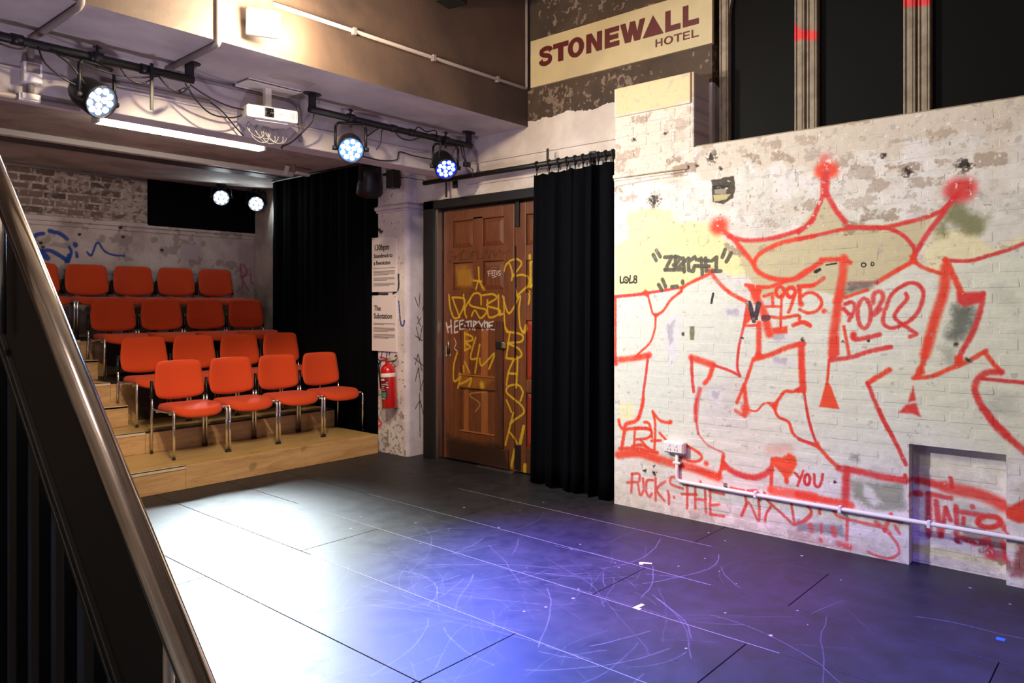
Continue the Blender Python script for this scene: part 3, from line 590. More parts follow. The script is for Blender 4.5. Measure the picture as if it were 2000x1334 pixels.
def wood(name, c1, c2, rough, grain=(1, 14, 14), scale=3.0, L=None, coat=0.0, kind='obj', knots=0.0):
    t = NT(name); p = t.coord(kind, grain); n = t.noise(p, scale, 6, .6, 1.2); f = t.noise(p, scale*7, 3, .6)
    c = t.mix(t.ramp(t.math('ADD', t.math('MULTIPLY', f, .3), n), .4, .95), c1, c2)
    if knots:
        k = t.noise(t.coord(kind), 3.0, 2, .5); c = t.mix(t.math('MULTIPLY', t.ramp(k, .70, .76), knots), c, tuple(int(v*.5) for v in c1))
    if L: c = t.layer(L, c)
    t.color(c); t.set(Roughness=rough); t.bump(f, .12, .003)
    if coat: t.set(Coat_Weight=coat); t.b.inputs['Coat Roughness'].default_value = .25
    return t.m
def brick_mat(name, cols, mort):
    t = NT(name); p = t.coord('pos'); oi = t.n('ShaderNodeObjectInfo').outputs['Random']
    c = t.mix(oi, cols[0], cols[1]); n = t.noise(p, 14, 6, .7); n2 = t.noise(p, 3, 4)
    c = t.mix(t.math('MULTIPLY', t.ramp(t.math('ADD', n, t.math('MULTIPLY', n2, .7)), .82, .95), .85), c, mort); t.color(c)
    t.set(Roughness=.9); t.bump(n, .7, .012); return t.m
def fabric(name, c, sheen=.15):
    t = NT(name); p = t.coord('obj'); n = t.noise(p, 420, 2, .5); t.color(t.mix(t.ramp(n, .3, .7), tuple(int(v*.88) for v in c), c))
    t.set(Roughness=.9); t.b.inputs['Sheen Weight'].default_value = sheen; t.b.inputs['Specular IOR Level'].default_value = .5 if c[0] > 50 else .06; t.bump(n, .25, .001); return t.m

M = {
 'wall': wall_paint(), 'floor': floor_mat(),
 'upper': plaster('upper_wall', (216, 206, 200), (190, 178, 172), (132, 116, 106), .68, 2.2, .85, .5, zsplit=(3.20, (74, 58, 47), (54, 42, 34))),
 'beam_front': plaster('brown_paint', (84, 65, 53), (58, 45, 38), (140, 118, 102), .70, 1.3, .7, .3, fine=12),
 'soffit': plaster('white_soffit', (206, 196, 194), (178, 168, 168), (130, 112, 104), .70, 1.6, .8, .25, fine=9),
 'back': plaster('back_plaster', (206, 192, 180), (170, 154, 144), (96, 80, 72), .66, 2.4, .9, .5, L=LB, fine=14),
 'low_ceiling': plaster('low_ceiling_paint', (190, 178, 170), (152, 140, 134), (106, 94, 90), .68, 1.8, .85, .3),
 'pier': plaster('pier_plaster', (222, 212, 206), (204, 192, 188), (110, 94, 84), .70, 5, .85, .5, L=LP, fine=24),
 'pier_side': plaster('pier_side_shaded', (206, 198, 204), (190, 180, 188), (110, 94, 84), .70, 5, .85, .5, L=LQ, fine=24),  # same plaster with the lilac shade of the side mixed into its colour
 'shell': simple('dark_hall', (168, 156, 148), .9, 0, .2, 2, kind='pos'),
 'mortar': simple('old_mortar', (176, 160, 146), .95, 0, .3, 20, .5, 60, kind='pos'),
 'brick': brick_mat('old_brick', ((84, 66, 56), (136, 112, 96)), (184, 166, 154)),
 'ply': wood('plywood', (200, 168, 106), (172, 134, 78), .38, (1.2, 9, 9), 2.2, coat=.3, knots=.5),
 'ply_riser': wood('plywood_riser', (202, 164, 110), (168, 126, 80), .5, (1.2, 9, 9), 1.8, knots=.5),
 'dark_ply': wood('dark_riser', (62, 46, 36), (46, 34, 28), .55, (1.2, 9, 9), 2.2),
 'nose': simple('pale_nosing', (206, 188, 158), .4), 'alu': simple('aluminium', (200, 198, 194), .32, 1.0), 'chrome': simple('chrome', (226, 224, 226), .22, 1.0),
 'rail': simple('polished_steel', (206, 200, 198), .13, 1.0, .04, 20), 'blk': simple('black_steel', (15, 15, 18), .5), 'blkgloss': simple('black_plastic', (16, 16, 18), .38),
 'navy': simple('navy_board', (52, 66, 92), .7, 0, .2, 4), 'orange': fabric('orange_fabric', (212, 68, 8), .06),
 'drape': fabric('black_drape', (5, 6, 9), 0), 'curtain': fabric('black_velvet', (4, 5, 9), 0),
 'door': wood('door_timber', (118, 66, 34), (84, 45, 24), .42, (1, 10, 1.0), 3.2, L=LD, coat=.15, kind='pos'),
 'door_light': wood('door_plank_light', (160, 98, 50), (130, 74, 36), .42, (1, 10, 1.0), 3.2, L=LD, coat=.15, kind='pos'),
 'door_dark': wood('door_dark', (92, 50, 28), (62, 34, 20), .45, (1, 10, 1.0), 3.2, L=LD, coat=.1, kind='pos'),
 'door_red': wood('door_red', (150, 52, 26), (116, 36, 20), .45, (1, 10, 1.0), 3.2, L=LD, kind='pos'),
 'blkframe': simple('black_frame', (8, 8, 10), .6), 'glass_dark': matte('dark_pane', (9, 8, 8)),
 'cond': simple('grey_conduit', (138, 126, 122), .5), 'white': simple('white_plastic', (232, 228, 226), .4), 'paper': simple('white_board', (226, 214, 208), .6),
 'ink': simple('black_ink', (22, 20, 22), .7), 'greyink': simple('grey_ink', (122, 112, 108), .8), 'cable': simple('black_rubber', (14, 14, 15), .5), 'gcable': simple('grey_cable', (150, 146, 140), .5),
 'ext': simple('red_enamel', (190, 24, 22), .25, 0, coat=.5), 'extlabel': simple('dark_red_label', (112, 12, 16), .4), 'green': simple('green_label', (30, 150, 120), .5), 'brass': simple('dull_brass', (120, 100, 80), .4, .9),
 'cream': simple('cream_sign', (194, 176, 138), .5, 0, .05, 3), 'maroon': simple('maroon_letters', (84, 10, 16), .5),
 'led': emit('led_white', (236, 246, 255), 9), 'led_back': emit('led_back', (236, 250, 255), 60), 'led_blue': emit('led_blue', (90, 120, 255), 12), 'tube': emit('tube_glow', (255, 240, 214), 14), 'flood': emit('flood_glow', (255, 226, 176), 60),
 'glow_w': emit('lens_glow_white', (170, 200, 255), .5), 'glow_m': emit('lens_glow_pale', (70, 140, 255), 1.6), 'glow_b': emit('lens_glow_blue', (16, 30, 255), 1.6), 'lens': simple('lens_glass', (16, 14, 16), .1), 'tape': simple('white_tape', (226, 226, 226), .6), 'bluetape': simple('blue_tape', (20, 110, 200), .5), 'seam': simple('worn_edge', (112, 116, 122), .6), 'wgrey': simple('white_metal', (222, 216, 208), .45),
}
def mullion():
    t = NT('mullion_timber'); p = t.coord('pos'); n = t.noise(p, 12, 4); c = t.mix(t.ramp(n, .3, .7), (150, 134, 116), (122, 106, 92)); c = t.layer(LM, c); t.color(c); t.set(Roughness=.7); return t.m
M['mullion'] = mullion()

def struct(o, label, cat): return tag(o, label, cat, kind='structure')

# ---------------------------------------------------------------- shell of the room
UX = 5.158    # upper wall plane
o = MB().box(-1.6, 5.6, -3.6, 9.8, -.12, -.02).build('floor', M['blk']); struct(o, 'black painted stage floor of large sheets', 'floor')
FLOOR = o
strips = [(-1.6, .84, ()), (.84, 1.452, (2.9,)), (1.452, 2.06, (2.33, 4.13)), (2.06, 2.667, (.5, 2.316)), (2.667, 3.288, (1.45, 4.11)), (3.288, 3.838, (.55, 2.316)), (3.838, 4.455, (1.47, 3.9)), (4.455, 5.3, (2.324,))]
for x0, x1, js in strips:
    ys = [-3.6]+list(js)+[6.4]
    for a, b in zip(ys[:-1], ys[1:]):
        g = .0022
        MB().box(x0+g, x1-g, a+g, b-g, -.02, 0).build('floor_sheet', M['floor'], FLOOR, bevel=.0015, seg=1)
# pale filler showing in the open seams
for x, y0, y1 in ((2.667, 1.3, 4.0), (3.288, 1.3, 5.1), (3.838, 1.9, 4.95), (4.455, 2.2, 4.5)):
    MB().box(x-.0028, x+.0028, y0, y1, -.015, .0006).build('seam_filler', M['seam'], FLOOR)

# right wall, painted brick with a shallow blocked opening
NY0, NY1, NZ, ND = .672, 1.161, .722, .085
mb = MB(); xb, xf = UX+.3, D+.0011
mb.box(xf, xb, NY1, 3.25, 0, 2.69); mb.box(xf, xb, -3.6, NY0, 0, 2.69); mb.box(xf, xb, NY0, NY1, NZ, 2.69); mb.box(xf+ND, xb, NY0, NY1, 0, NZ)
WR = mb.build('wall_right', M['wall']); struct(WR, 'whitewashed brick wall covered in red spray graffiti', 'wall')
def brick_mesh(w, h, d, seed, mat, axis='x'):
    r = random.Random(seed); j = lambda a: r.uniform(-a, a)
    mb = MB(); c = .013 if d < .010 else .007
    pts = []
    for (y, z) in ((-w/2, -h/2), (w/2, -h/2), (w/2, h/2), (-w/2, h/2)): pts.append((d, y+j(.003), z+j(.003)))
    for (y, z) in ((-w/2+c, -h/2+c), (w/2-c, -h/2+c), (w/2-c, h/2-c), (-w/2+c, h/2-c)): pts.append((j(.0012), y+j(.004), z+j(.003)))
    pts.append((-.0012+j(.001), j(.03), 0))
    fs = [(0,1,5,4), (1,2,6,5), (2,3,7,6), (3,0,4,7), (4,5,8), (5,6,8), (6,7,8), (7,4,8)]
    if axis == 'y': pts = [(p[1], p[0], p[2]) for p in pts]
    me = bpy.data.meshes.new('brick'); me.from_pydata(pts, [], fs); me.materials.append(mat)
    bm = bmesh.new(); bm.from_mesh(me); bmesh.ops.recalc_face_normals(bm, faces=bm.faces)
    s = sum(f.normal[0 if axis == 'x' else 1] for f in bm.faces)
    if s > 0: bmesh.ops.reverse_faces(bm, faces=bm.faces)
    bm.to_mesh(me); bm.free(); return me
BV = [brick_mesh(.233, .080, .008, k, M['wall']) for k in range(7)]
BH = [brick_mesh(.113, .080, .008, 20+k, M['wall']) for k in range(4)]
def put_brick(me, loc, parent, sy=1.0):
    b = bpy.data.objects.new('brick', me); COL.objects.link(b); b.parent = parent; b.location = Vector(loc)-ORIG.get(parent.name, Vector((0,0,0))); b.scale = (1, sy, 1) ; return b
cand = []
rr = random.Random(2)
for r in range(31):
    z = r*BC+BC/2
    y = -.72+(.12 if r % 2 else 0)
    while y < 3.25:
        a, b = y, min(y+BL, 3.248)
        x = D+rr.uniform(-.0007, .0006)
        segs = [(a, b)]
        if z-.04 < NZ and b > NY0 and a < NY1:
            segs = []
            if a < NY0-.05: segs.append((a, NY0-.002))
            if b > NY1+.05: segs.append((NY1+.002, b))
            segs2 = (max(a, NY0), min(b, NY1))
            if segs2[1]-segs2[0] > .05: cand.append((segs2[0], segs2[1], z, x+ND))
        for s in segs:
            if s[1]-s[0] > .05: cand.append((s[0], s[1], z, x))
        y += BL
vis = [c for c in cand if c[1] > .42]; vis.sort(key=lambda c: depth_of((D, c[0], c[2])))
rest = vis[300:]+[c for c in cand if c[1] <= .42]
for a, b, z, x in vis[:300]:
    w = b-a-.006; me = rr.choice(BV) if w > .15 else rr.choice(BH)
    put_brick(me, (x, (a+b)/2, z), WR, w/(.233 if w > .15 else .113))
mb = MB()
for a, b, z, x in rest:
    h = BC/2-.003; c = .010; y0, y1 = a+.003, b-.003
    mb.add([(x+.012,y0,z-h),(x+.012,y1,z-h),(x+.012,y1,z+h),(x+.012,y0,z+h),(x,y0+c,z-h+c),(x,y1-c,z-h+c),(x,y1-c,z+h-c),(x,y0+c,z+h-c)], [(0,1,5,4),(1,2,6,5),(2,3,7,6),(3,0,4,7),(4,5,6,7)])
o = mb.build('brick_course', M['wall'], WR); o['kind'] = 'stuff'
# pier in front of the upper wall
mb = MB(); PY0, PY1 = 2.569, 3.248
mb.box(D+.004, UX+.05, PY0, PY1, 2.69, 3.24)
o = mb.build('pillar', M['wall'], bevel=.012); struct(o, 'buff capped brick pier standing on the graffiti wall below the sign', 'pillar'); PIL = o
for r in range(31, 36):
    z = r*BC+BC/2
    y = PY0+(.02 if r % 2 else -.10)
    while y < PY1:
        a, b = max(y, PY0+.015), min(y+BL, PY1-.01)
        if b-a > .06: put_brick(rr.choice(BV if b-a > .15 else BH), (D+rr.uniform(-.002, .001), (a+b)/2, z), PIL, (b-a-.007)/(.233 if b-a > .15 else .113))
        y += BL
mb = MB(); mb.box(D-.012, D+.02, PY0+.02, PY1-.004, 3.01, 3.235); mb.build('render_cap', M['wall'], PIL, bevel=.010)
mb = MB(); mb.box(D-.016, D+.02, PY0+.04, PY1+.008, 2.535, 2.565); mb.box(D-.008, D+.02, PY0+.06, PY1+.004, 2.515, 2.535)
o = mb.build('trim_1', M['wall'], bevel=.008); struct(o, 'worn string moulding across the foot of the brick pier', 'moulding')

# upper wall with the three dark windows
WX = 5.20; ZS = 2.69; ZT = 4.75
mb = MB(); mb.box(UX, UX+.4, 2.545, 4.36, ZS, 5.2); mb.box(UX, UX+.4, 4.36, 5.85, 2.60, 5.2); mb.box(UX+.002, UX+.4, 3.24, 4.36, 2.60, ZS); mb.box(UX+.13, UX+.4, 5.70, 5.86, 0, 2.6); mb.box(UX+.13, UX+.4, 3.24, 5.72, 0, 2.6)
mb.box(UX, UX+.4, -3.6, 2.545, ZT-.02, 5.2); mb.box(UX+.12, UX+.4, -3.6, 2.545, ZS, ZT); mb.box(UX, UX+.4, -3.6, -.4, ZS, ZT)
o = mb.build('wall_upper', M['upper']); struct(o, 'peeling brown and white upper wall above the doors', 'wall')
# plaster mouldings that run above the doors
for z, t_, d_ in ((2.905, .020, .016), (2.70, .014, .012)):
    mb = MB(); mb.box(UX-d_, UX+.02, 3.26, 5.09, z, z+t_); o = mb.build('trim_2', M['upper'], bevel=.006); struct(o, 'narrow plaster ridge above the doors, '+('higher' if z > 2.8 else 'lower')+' of two', 'moulding')
wins = [(1.87, 2.50), (1.183, 1.86), (.47, 1.175), (-.25, .46)]
for i, (y0, y1) in enumerate(wins[:3]):
    w = MB().box(WX+.03, WX+.05, y0+.05, y1-.05, ZS, ZT-.1).build('window_%d' % (i+1), M['glass_dark'])
    struct(w, ['tall blacked-out window right of the sign', 'tall blacked-out window between the other two', 'tall blacked-out window at the right frame edge'][i], 'window')
    for ya, yb in ((y0, y0+.074), (y1-.074, y1)):
        mb = MB()
        mb.box(WX-.015, WX+.06, ya, yb, ZS, ZT)
        for q, h in ((.12, .006), (.42, .014), (.88, .007)): mb.box(WX-.024, WX, ya+(yb-ya)*q-h, ya+(yb-ya)*q+h, ZS, ZT)
        mb.build('window_frame', M['mullion'], w, bevel=.005)
    mb = MB()    # pointed head: two curved spandrels
    ym = (y0+y1)/2; zs = 3.62; n = 8; hw = (y1-y0)/2-.07
    for s in (-1, 1):
        pl = [(ym+s*(hw*(1-(k/n)**1.6)), zs+.62*(k/n)**.8) for k in range(n+1)]
        pl = [(ym+s*hw, zs)]+pl[1:]+[(ym, ZT-.02), (ym+s*hw, ZT-.02)]
        mb.prism(pl, lambda u, v, d: (d, u, v), WX-.01, WX+.04)
    mb.build('window_head', M['mullion'], w)
o = MB().box(D+.02, WX+.05, -.5, 2.56, ZS-.03, ZS+.012).build('window_sill', M['mullion']); struct(o, 'narrow grey sill under the blacked-out windows', 'sill')

# ceilings and beams
o = MB().box(-1.6, 5.6, 4.333, 5.097, 3.155, 5.2).build('beam', None, mats=([M['beam_front'], M['soffit']], lambda p: 1 if p.normal.z < -.5 or abs(p.center.z-3.155) < .01 else 0)); struct(o, 'deep brown beam with a white underside, warm lamp on its face', 'beam')
o = MB().box(-1.6, 5.6, 5.097, 5.30, 2.787, 3.4).build('beam', M['soffit'], bevel=.008); struct(o, 'white plastered beam behind the projector', 'beam')
o = MB().box(-1.6, 5.8, 5.30, 9.8, 3.11, 3.3).build('ceiling', M['low_ceiling']); struct(o, 'low stained ceiling above the seating', 'ceiling')
o = MB().box(-1.6, 5.6, -3.6, 4.34, 5.2, 5.4).build('ceiling', M['shell']); struct(o, 'high dark ceiling above the stage', 'ceiling')
o = MB().box(-1.8, -1.6, -3.6, 9.8, -.1, 5.4).build('wall_left', M['shell']); struct(o, 'dark wall beyond the staircase', 'wall')
o = MB().box(-1.8, 5.6, -3.8, -3.6, -.1, 5.4).build('wall_front', M['shell']); struct(o, 'dark wall behind the photographer', 'wall')
o = MB().box(5.42, 5.8, 5.86, 9.8, -.1, 3.2).build('wall_side', M['shell']); struct(o, 'dark side wall behind the black drape', 'wall')
# back wall
mb = MB(); mb.box(-1.6, 5.8, YB, YB+.25, -.1, 3.2); WB = mb.build('wall_back', M['back']); struct(WB, 'stained plaster wall behind the top row of seats', 'wall')
BM = [brick_mesh(.225, .074, .016, 40+k, M['brick'], 'y') for k in range(6)]
for r in range(6):
    z = 2.575+r*BC+BC/2; x = 2.36+(.12 if r % 2 else 0)
    while x < 3.96:
        a, b = max(x, 2.36), min(x+BL, 3.97)
        if b-a > .07:
            k = bpy.data.objects.new('brick', rr.choice(BM)); COL.objects.link(k); k.parent = WB; k.location = ((a+b)/2, YB-.014+rr.uniform(-.004, .004), z); k.scale = ((b-a-.010)/.225, 1, 1)
        x += BL
MB().box(2.2, 3.978, YB-.010, YB+.01, 2.565, 3.10).build('mortar_bed', M['mortar'], WB)
mb = MB(); mb.box(-1.5, 5.7, YB-.03, YB+.01, 2.50, 2.555); mb.box(-1.5, 5.7, YB-.016, YB+.01, 2.45, 2.50); o = mb.build('trim_3', M['back'], bevel=.008); struct(o, 'plaster moulding below the bare brick on the back wall', 'moulding')
mb = MB(); mb.tube([(1.4, YB-.03, 3.085), (3.97, YB-.03, 3.085)], .014); o = mb.build('pipe', M['cond']); tag(o, 'thin pipe along the top of the bare back-wall brick', 'pipe')
o = MB().box(3.978, 5.6, YB-.03, YB-.008, 2.535, 3.108).build('blackout_panel', M['drape']); tag(o, 'black panel on the back wall behind the two bright spotlights', 'panel')
# doorway pier
mb = MB(); c = .045
pl = [(5.42, 5.83), (5.03+c, 5.83)]+[(5.03+c-c*math.sin(k*math.pi/8), 5.83+c-c*math.cos(k*math.pi/8)) for k in range(1, 4)]+[(5.03, 5.83+c), (5.03, 6.30), (5.42, 6.30)]
mb.prism(pl, lambda u, v, d: (u, v, d), -.05, 3.11)
o = mb.build('pillar', None, mats=([M['pier'], M['pier_side']], lambda p: 1 if p.normal.y < -.35 else 0)); struct(o, 'white plastered pier with two posters and a fire extinguisher', 'pillar')
mb = MB()
for g, z0, z1 in ((.018, 2.52, 2.545), (.030, 2.545, 2.585), (.012, 2.585, 2.60)):
    pl = [(5.42, 5.83-g), (5.03-g, 5.83-g), (5.03-g, 6.30+g), (5.42, 6.30+g)]
    mb.prism(pl, lambda u, v, d: (u, v, d), z0, z1)
o = mb.build('trim_4', M['pier_side'], bevel=.010); struct(o, 'rounded moulding around the head of the plastered pier', 'moulding')
# black batten and pale strip across the low ceiling
t = thing('projection_screen_case', 'long black and white screen case fixed under the low ceiling', 'screen case', (3.2, 7.9, 3.06))
MB().box(-1.2, 4.9, 7.70, 7.79, 3.055, 3.109).build('front_cover', M['wgrey'], t, bevel=.006); MB().box(-1.2, 4.9, 7.791, 8.02, 3.05, 3.109).build('screen_slot', M['blk'], t, bevel=.006)

# ---------------------------------------------------------------- tiered seating platform
ZT_ = [.195, .390, .785, 1.182]; YT = [6.22, 7.02, 7.82, 8.62, YB]
XA, XL, XR = 2.925, .95, 4.965
zp = 0.0
TL = ['lowest plywood tier, bare of steps, under the front row of chairs', 'second plywood tier from the floor, under the second row of chairs', 'third plywood tier from the floor, under the third row of chairs', 'topmost plywood tier under the top row of chairs']
for k in range(4):
    y0, y1, z = YT[k], YT[k+1]-.002, ZT_[k]
    tier = thing('seating_tier', TL[k], 'seating platform', (3.0, y0, zp), 'plywood seating tiers')
    xr = XR if k == 0 else 4.99
    MB().box(XL, XA-.001, y0+.018, y1, z-.022, z).build('tread', M['ply'], tier, bevel=.002, seg=1)
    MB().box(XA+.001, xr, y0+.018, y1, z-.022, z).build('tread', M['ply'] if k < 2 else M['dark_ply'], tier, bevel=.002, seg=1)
    MB().box(XL, XA-.001, y0, y0+.018, zp, z).build('riser_panel', M['ply_riser'], tier, bevel=.002, seg=1)
    if k < 2: MB().box(XA+.001, xr, y0, y0+.018, zp, z).build('riser_panel', M['ply_riser'], tier, bevel=.002, seg=1)
    else:
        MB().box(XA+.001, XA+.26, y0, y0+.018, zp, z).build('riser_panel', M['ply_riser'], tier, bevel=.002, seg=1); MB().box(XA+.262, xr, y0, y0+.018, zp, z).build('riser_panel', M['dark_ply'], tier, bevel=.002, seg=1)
    MB().box(XL, XA-.002, y0-.006, y0+.030, z-.001, z+.005).box(XL, XA-.002, y0-.006, y0-.001, z-.022, z+.005).build('nosing', M['nose'], tier)
    if k: MB().box(XA+.002, xr, y0-.003, y0+.006, z-.012, z+.004).build('nosing', M['blk'], tier)
    zp = z
for y0, y1, z0, z1, xr, lb in ((7.47, 7.818, .392, .588, 2.952, 'plywood half step on the second tier beside the aisle'), (8.24, 8.618, .787, .985, 2.962, 'plywood half step on the third tier beside the aisle')):
    tier = thing('half_step', lb, 'step', (2.0, y0, z0), 'half steps in the aisle')
    MB().box(XL, xr, y0, y0+.018, z0, z1-.002).build('step_front', M['ply_riser'], tier, bevel=.002, seg=1)
    MB().box(xr-.018, xr, y0+.018, y1, z0, z1-.002).build('step_side', M['ply_riser'], tier, bevel=.002, seg=1)
    MB().box(XL, xr-.001, y0, y1, z1-.020, z1).build('step_tread', M['ply'], tier, bevel=.002, seg=1)
    MB().box(XL, xr, y0-.005, y0+.02, z1-.001, z1+.004).build('nosing', M['nose'], tier)

# ---------------------------------------------------------------- orange chairs
def chair():
    t = thing('stacking_chair', '', 'chair', (0, 0, 0))
    def outline(n=40):
        pts = []
        for k in range(n):
            g = 2*math.pi*k/n; c, s = math.cos(g), math.sin(g); e = 2/4.6
            x = .238*abs(c)**e*(1 if c > 0 else -1); y = .215*abs(s)**e*(1 if s > 0 else -1)
            if y < 0: y -= .042*(1-(x/.236)**2)
            pts.append((x, y))
        return pts
    O = outline(); mb = MB(); n = len(O); prof = [(.30, .456), (.62, .461), (.85, .459), (.95, .450), (1.0, .430), (1.0, .412), (.965, .398), (.6, .392)]
    vs = []; fs = []
    for s, z in prof:
        for x, y in O:
            yy = y*s; vs.append((x*s, yy-.012, z-.046*max(0, (-yy-.11)/.14)**1.6+.006*(abs(x*s)/.23)**2*(z > .44)))
    for i in range(len(prof)-1):
        for k in range(n): fs.append((i*n+k, i*n+(k+1) % n, (i+1)*n+(k+1) % n, (i+1)*n+k))
    mb.add(vs, fs, True); mb.add([vs[k] for k in range(n)], [tuple(range(n))], True); mb.add([vs[(len(prof)-1)*n+k] for k in range(n)], [tuple(range(n))])
    mb.build('seat', M['orange'], t, local=True)
    MB().box(-.20, .20, -.17, .17, .375, .399).build('seat_shell', M['blkgloss'], t, bevel=.01, local=True)
    # backrest, curved in plan and leaning back
    def backpt(a, b, d):
        # a,b in -1..1
        x = .232*a*(1.0-.085*max(0, b+.2)-.05*max(0, -b-.4)); z = .665+.174*b
        z += .030*a*a*max(0, -b)**1.5-.012*max(0, -b)-.004*a*a*max(0, b)
        y = .222+.050*(b+1)/2-.046*a*a+.016*(1-b*b)+d
        return (x, y, z)
    na, nb = 16, 12
    def sq(u, v, e=.42):   # square to rounded square
        m = max(abs(u), abs(v)); 
        if m < 1e-6: return 0, 0
        L = (abs(u)**9+abs(v)**9)**(1/9.0); return u*m/L*1.0, v*m/L*1.0
    vs = []; fs = []
    G = [[(-1+2*i/na, -1+2*j/nb) for i in range(na+1)] for j in range(nb+1)]
    for side in (0, 1):
        for row in G:
            for u, v in row:
                a, b = sq(u, v); m = max(abs(u), abs(v)); th = .017*math.sqrt(max(0, 1-m**6))
                vs.append(backpt(a, b, -.012-th if side == 0 else -.008+th*.35))
    W_ = na+1; H_ = (na+1)*(nb+1)
    for j in range(nb):
        for i in range(na):
            q = (j*W_+i, j*W_+i+1, (j+1)*W_+i+1, (j+1)*W_+i); fs.append(q); fs.append(tuple(H_+k for k in q[::-1]))
    ring = [i for i in range(W_)]+[j*W_+na for j in range(1, nb+1)]+[nb*W_+i for i in range(na-1, -1, -1)]+[j*W_ for j in range(nb-1, 0, -1)]
    for a, b in zip(ring, ring[1:]+ring[:1]): fs.append((a, b, H_+b, H_+a))
    MB().add(vs, fs, True).build('backrest', M['orange'], t, local=True)
    vs = []; fs = []
    for side in (0, 1):
        for row in G:
            for u, v in row:
                a, b = sq(u, v); m = max(abs(u), abs(v)); vs.append(backpt(a*.985, b*.985, .001+side*.014*math.sqrt(max(0, 1-m**6))))
    for j in range(nb):
        for i in range(na):
            q = (j*W_+i, j*W_+i+1, (j+1)*W_+i+1, (j+1)*W_+i); fs.append(q[::-1]); fs.append(tuple(H_+k for k in q))
    MB().add(vs, fs, True).build('back_shell', M['blkgloss'], t, local=True)
    for s in (-1, 1):
        l = MB().tube([(s*.243, -.222, .014), (s*.243, -.222, .40), (s*.240, -.20, .418)], .0115, 10).build('front_leg', M['chrome'], t, local=True)
        MB().tube([(s*.243, -.222, 0), (s*.243, -.222, .018)], .0135, 10).build('foot', M['blkgloss'], l, local=True)
        l = MB().tube([(s*.243, .228, .014), (s*.243, .226, .30), (s*.243, .215, .42), (s*.243, .222, .52)], .0115, 10).build('rear_leg', M['chrome'], t, local=True)
        MB().tube([(s*.243, .228, 0), (s*.243, .228, .018)], .0135, 10).build('foot', M['blkgloss'], l, local=True)
        MB().tube([(s*.243, .222, .50), (s*.243, .230, .56), (s*.235, .248, .66)], .0145, 10).build('back_upright', M['blkgloss'], t, local=True)
        MB().tube([(s*.240, -.20, .416), (s*.236, 0, .400), (s*.243, .215, .405)], .010, 8).build('side_rail', M['chrome'], t, local=True)
    for y in (-.12, .14): MB().tube([(-.24, y, .388), (.24, y, .388)], .009, 8).build('cross_rail', M['chrome'], t, local=True)
    return t
proto = chair()
ROWS = [('front row', 4, 3.205, 6.745, ZT_[0]), ('second row', 4, 3.228, 7.57, ZT_[1]), ('third row', 4, 3.235, 8.37, ZT_[2]), ('top row', 5, 2.735, 9.17, ZT_[3])]
ORD = ['first', 'second', 'third', 'fourth', 'fifth']
first = True
for rn, cnt, x0, y, z in ROWS:
    for k in range(cnt):
        c = proto if first else copy_tree(proto); first = False
        c.location = (x0+.517*k, y, z)
        where = 'nearest the handrail' if k == 0 else ('nearest the black drape' if k == cnt-1 else ORD[k]+' from the handrail')
        c['label'] = 'orange fabric chair with chrome legs in the %s, %s' % (rn, where); c['group'] = 'orange chairs on the stepped platform'

# ---------------------------------------------------------------- timber doors
def Z(px, py): return on('x', XD, px, py)[2]
def Y(px): return on('x', XD, px, 600)[1]
mb = MB(); mb.box(UX-.03, UX+.13, 5.55, 5.70, 0, 2.60); mb.box(UX-.03, UX+.13, 3.30, 5.70, 2.515, 2.60)
fr = mb.build('door_frame', M['blkframe'], bevel=.004); 
d1 = thing('door_1', 'tall panelled timber double doors tagged with yellow spray paint', 'door', (XD, 4.5, 0), kind='structure')
fr.parent = d1; fr.location = -Vector(d1.location)
MB().box(UX-.006, UX+.10, 5.512, 5.552, 0, 2.515).build('jamb_strip', M['alu'], d1, bevel=.003)
ys = Y(1005); yl = 5.515; zt = 2.50
leaf = MB().box(XD+.022, XD+.05, ys+.003, yl, .012, zt).build('door_leaf', M['door'], d1)
def dp(name, x0, x1, pz0, pz1, mat, d=.022, parent=leaf, bev=.006, pxz=None):
    """piece of a door between picture columns x0..x1 and heights read at column pxz"""
    q = pxz if pxz else (x0+x1)/2
    return MB().box(XD+.022-d, XD+.026, Y(x1)+.001, Y(x0)-.001, max(.012, Z(q, pz1)), Z(q, pz0)).build(name, mat, parent, bevel=bev, seg=2)
A = 903
ztop = Z(A, 400)
def dz(name, x0, x1, z0, z1, mat, d=.022, parent=leaf, bev=.006):
    return MB().box(XD+.022-d, XD+.026, min(Y(x0), Y(x1))+.001, max(Y(x0), Y(x1))-.001, z0, z1).build(name, mat, parent, bevel=bev)
z1t, z1b = Z(A, 431), Z(A, 484); z2t, z2b = Z(A, 513), Z(A, 567); zlt = Z(A, 628); zq0 = Z(933, 640); zq1 = Z(933, 735); zq2 = Z(933, 760); zq3 = Z(933, 846); zq4 = Z(933, 872)
Y_L = 866.5
dz('stile', Y_L, 884, .012, zt, M['door']); dz('stile', 983, 1004.5, .012, zt, M['door'])
dz('mid_stile', 923, 943, z2b, zt-.09, M['door'])
dz('rail', 884, 983, z1t, zt, M['door']); 
dz('rail', 884, 923, z2t, z1b, M['door']); dz('rail', 943, 983, z2t, z1b, M['door']); dz('rail', 884, 983, zlt, z2b, M['door'])
for a, b in ((884, 923), (943, 983)):
    for zz0, zz1 in ((z1b, z1t), (z2b, z2t)):
        ya, yb = Y(b), Y(a); e = .045
        pv = [(XD+.020, ya, zz0), (XD+.020, yb, zz0), (XD+.020, yb, zz1), (XD+.020, ya, zz1), (XD+.004, ya+e, zz0+e), (XD+.004, yb-e, zz0+e), (XD+.004, yb-e, zz1-e), (XD+.004, ya+e, zz1-e)]
        MB().add(pv, [(0,1,5,4),(1,2,6,5),(2,3,7,6),(3,0,4,7),(4,5,6,7)]).build('raised_panel', M['door'], leaf)
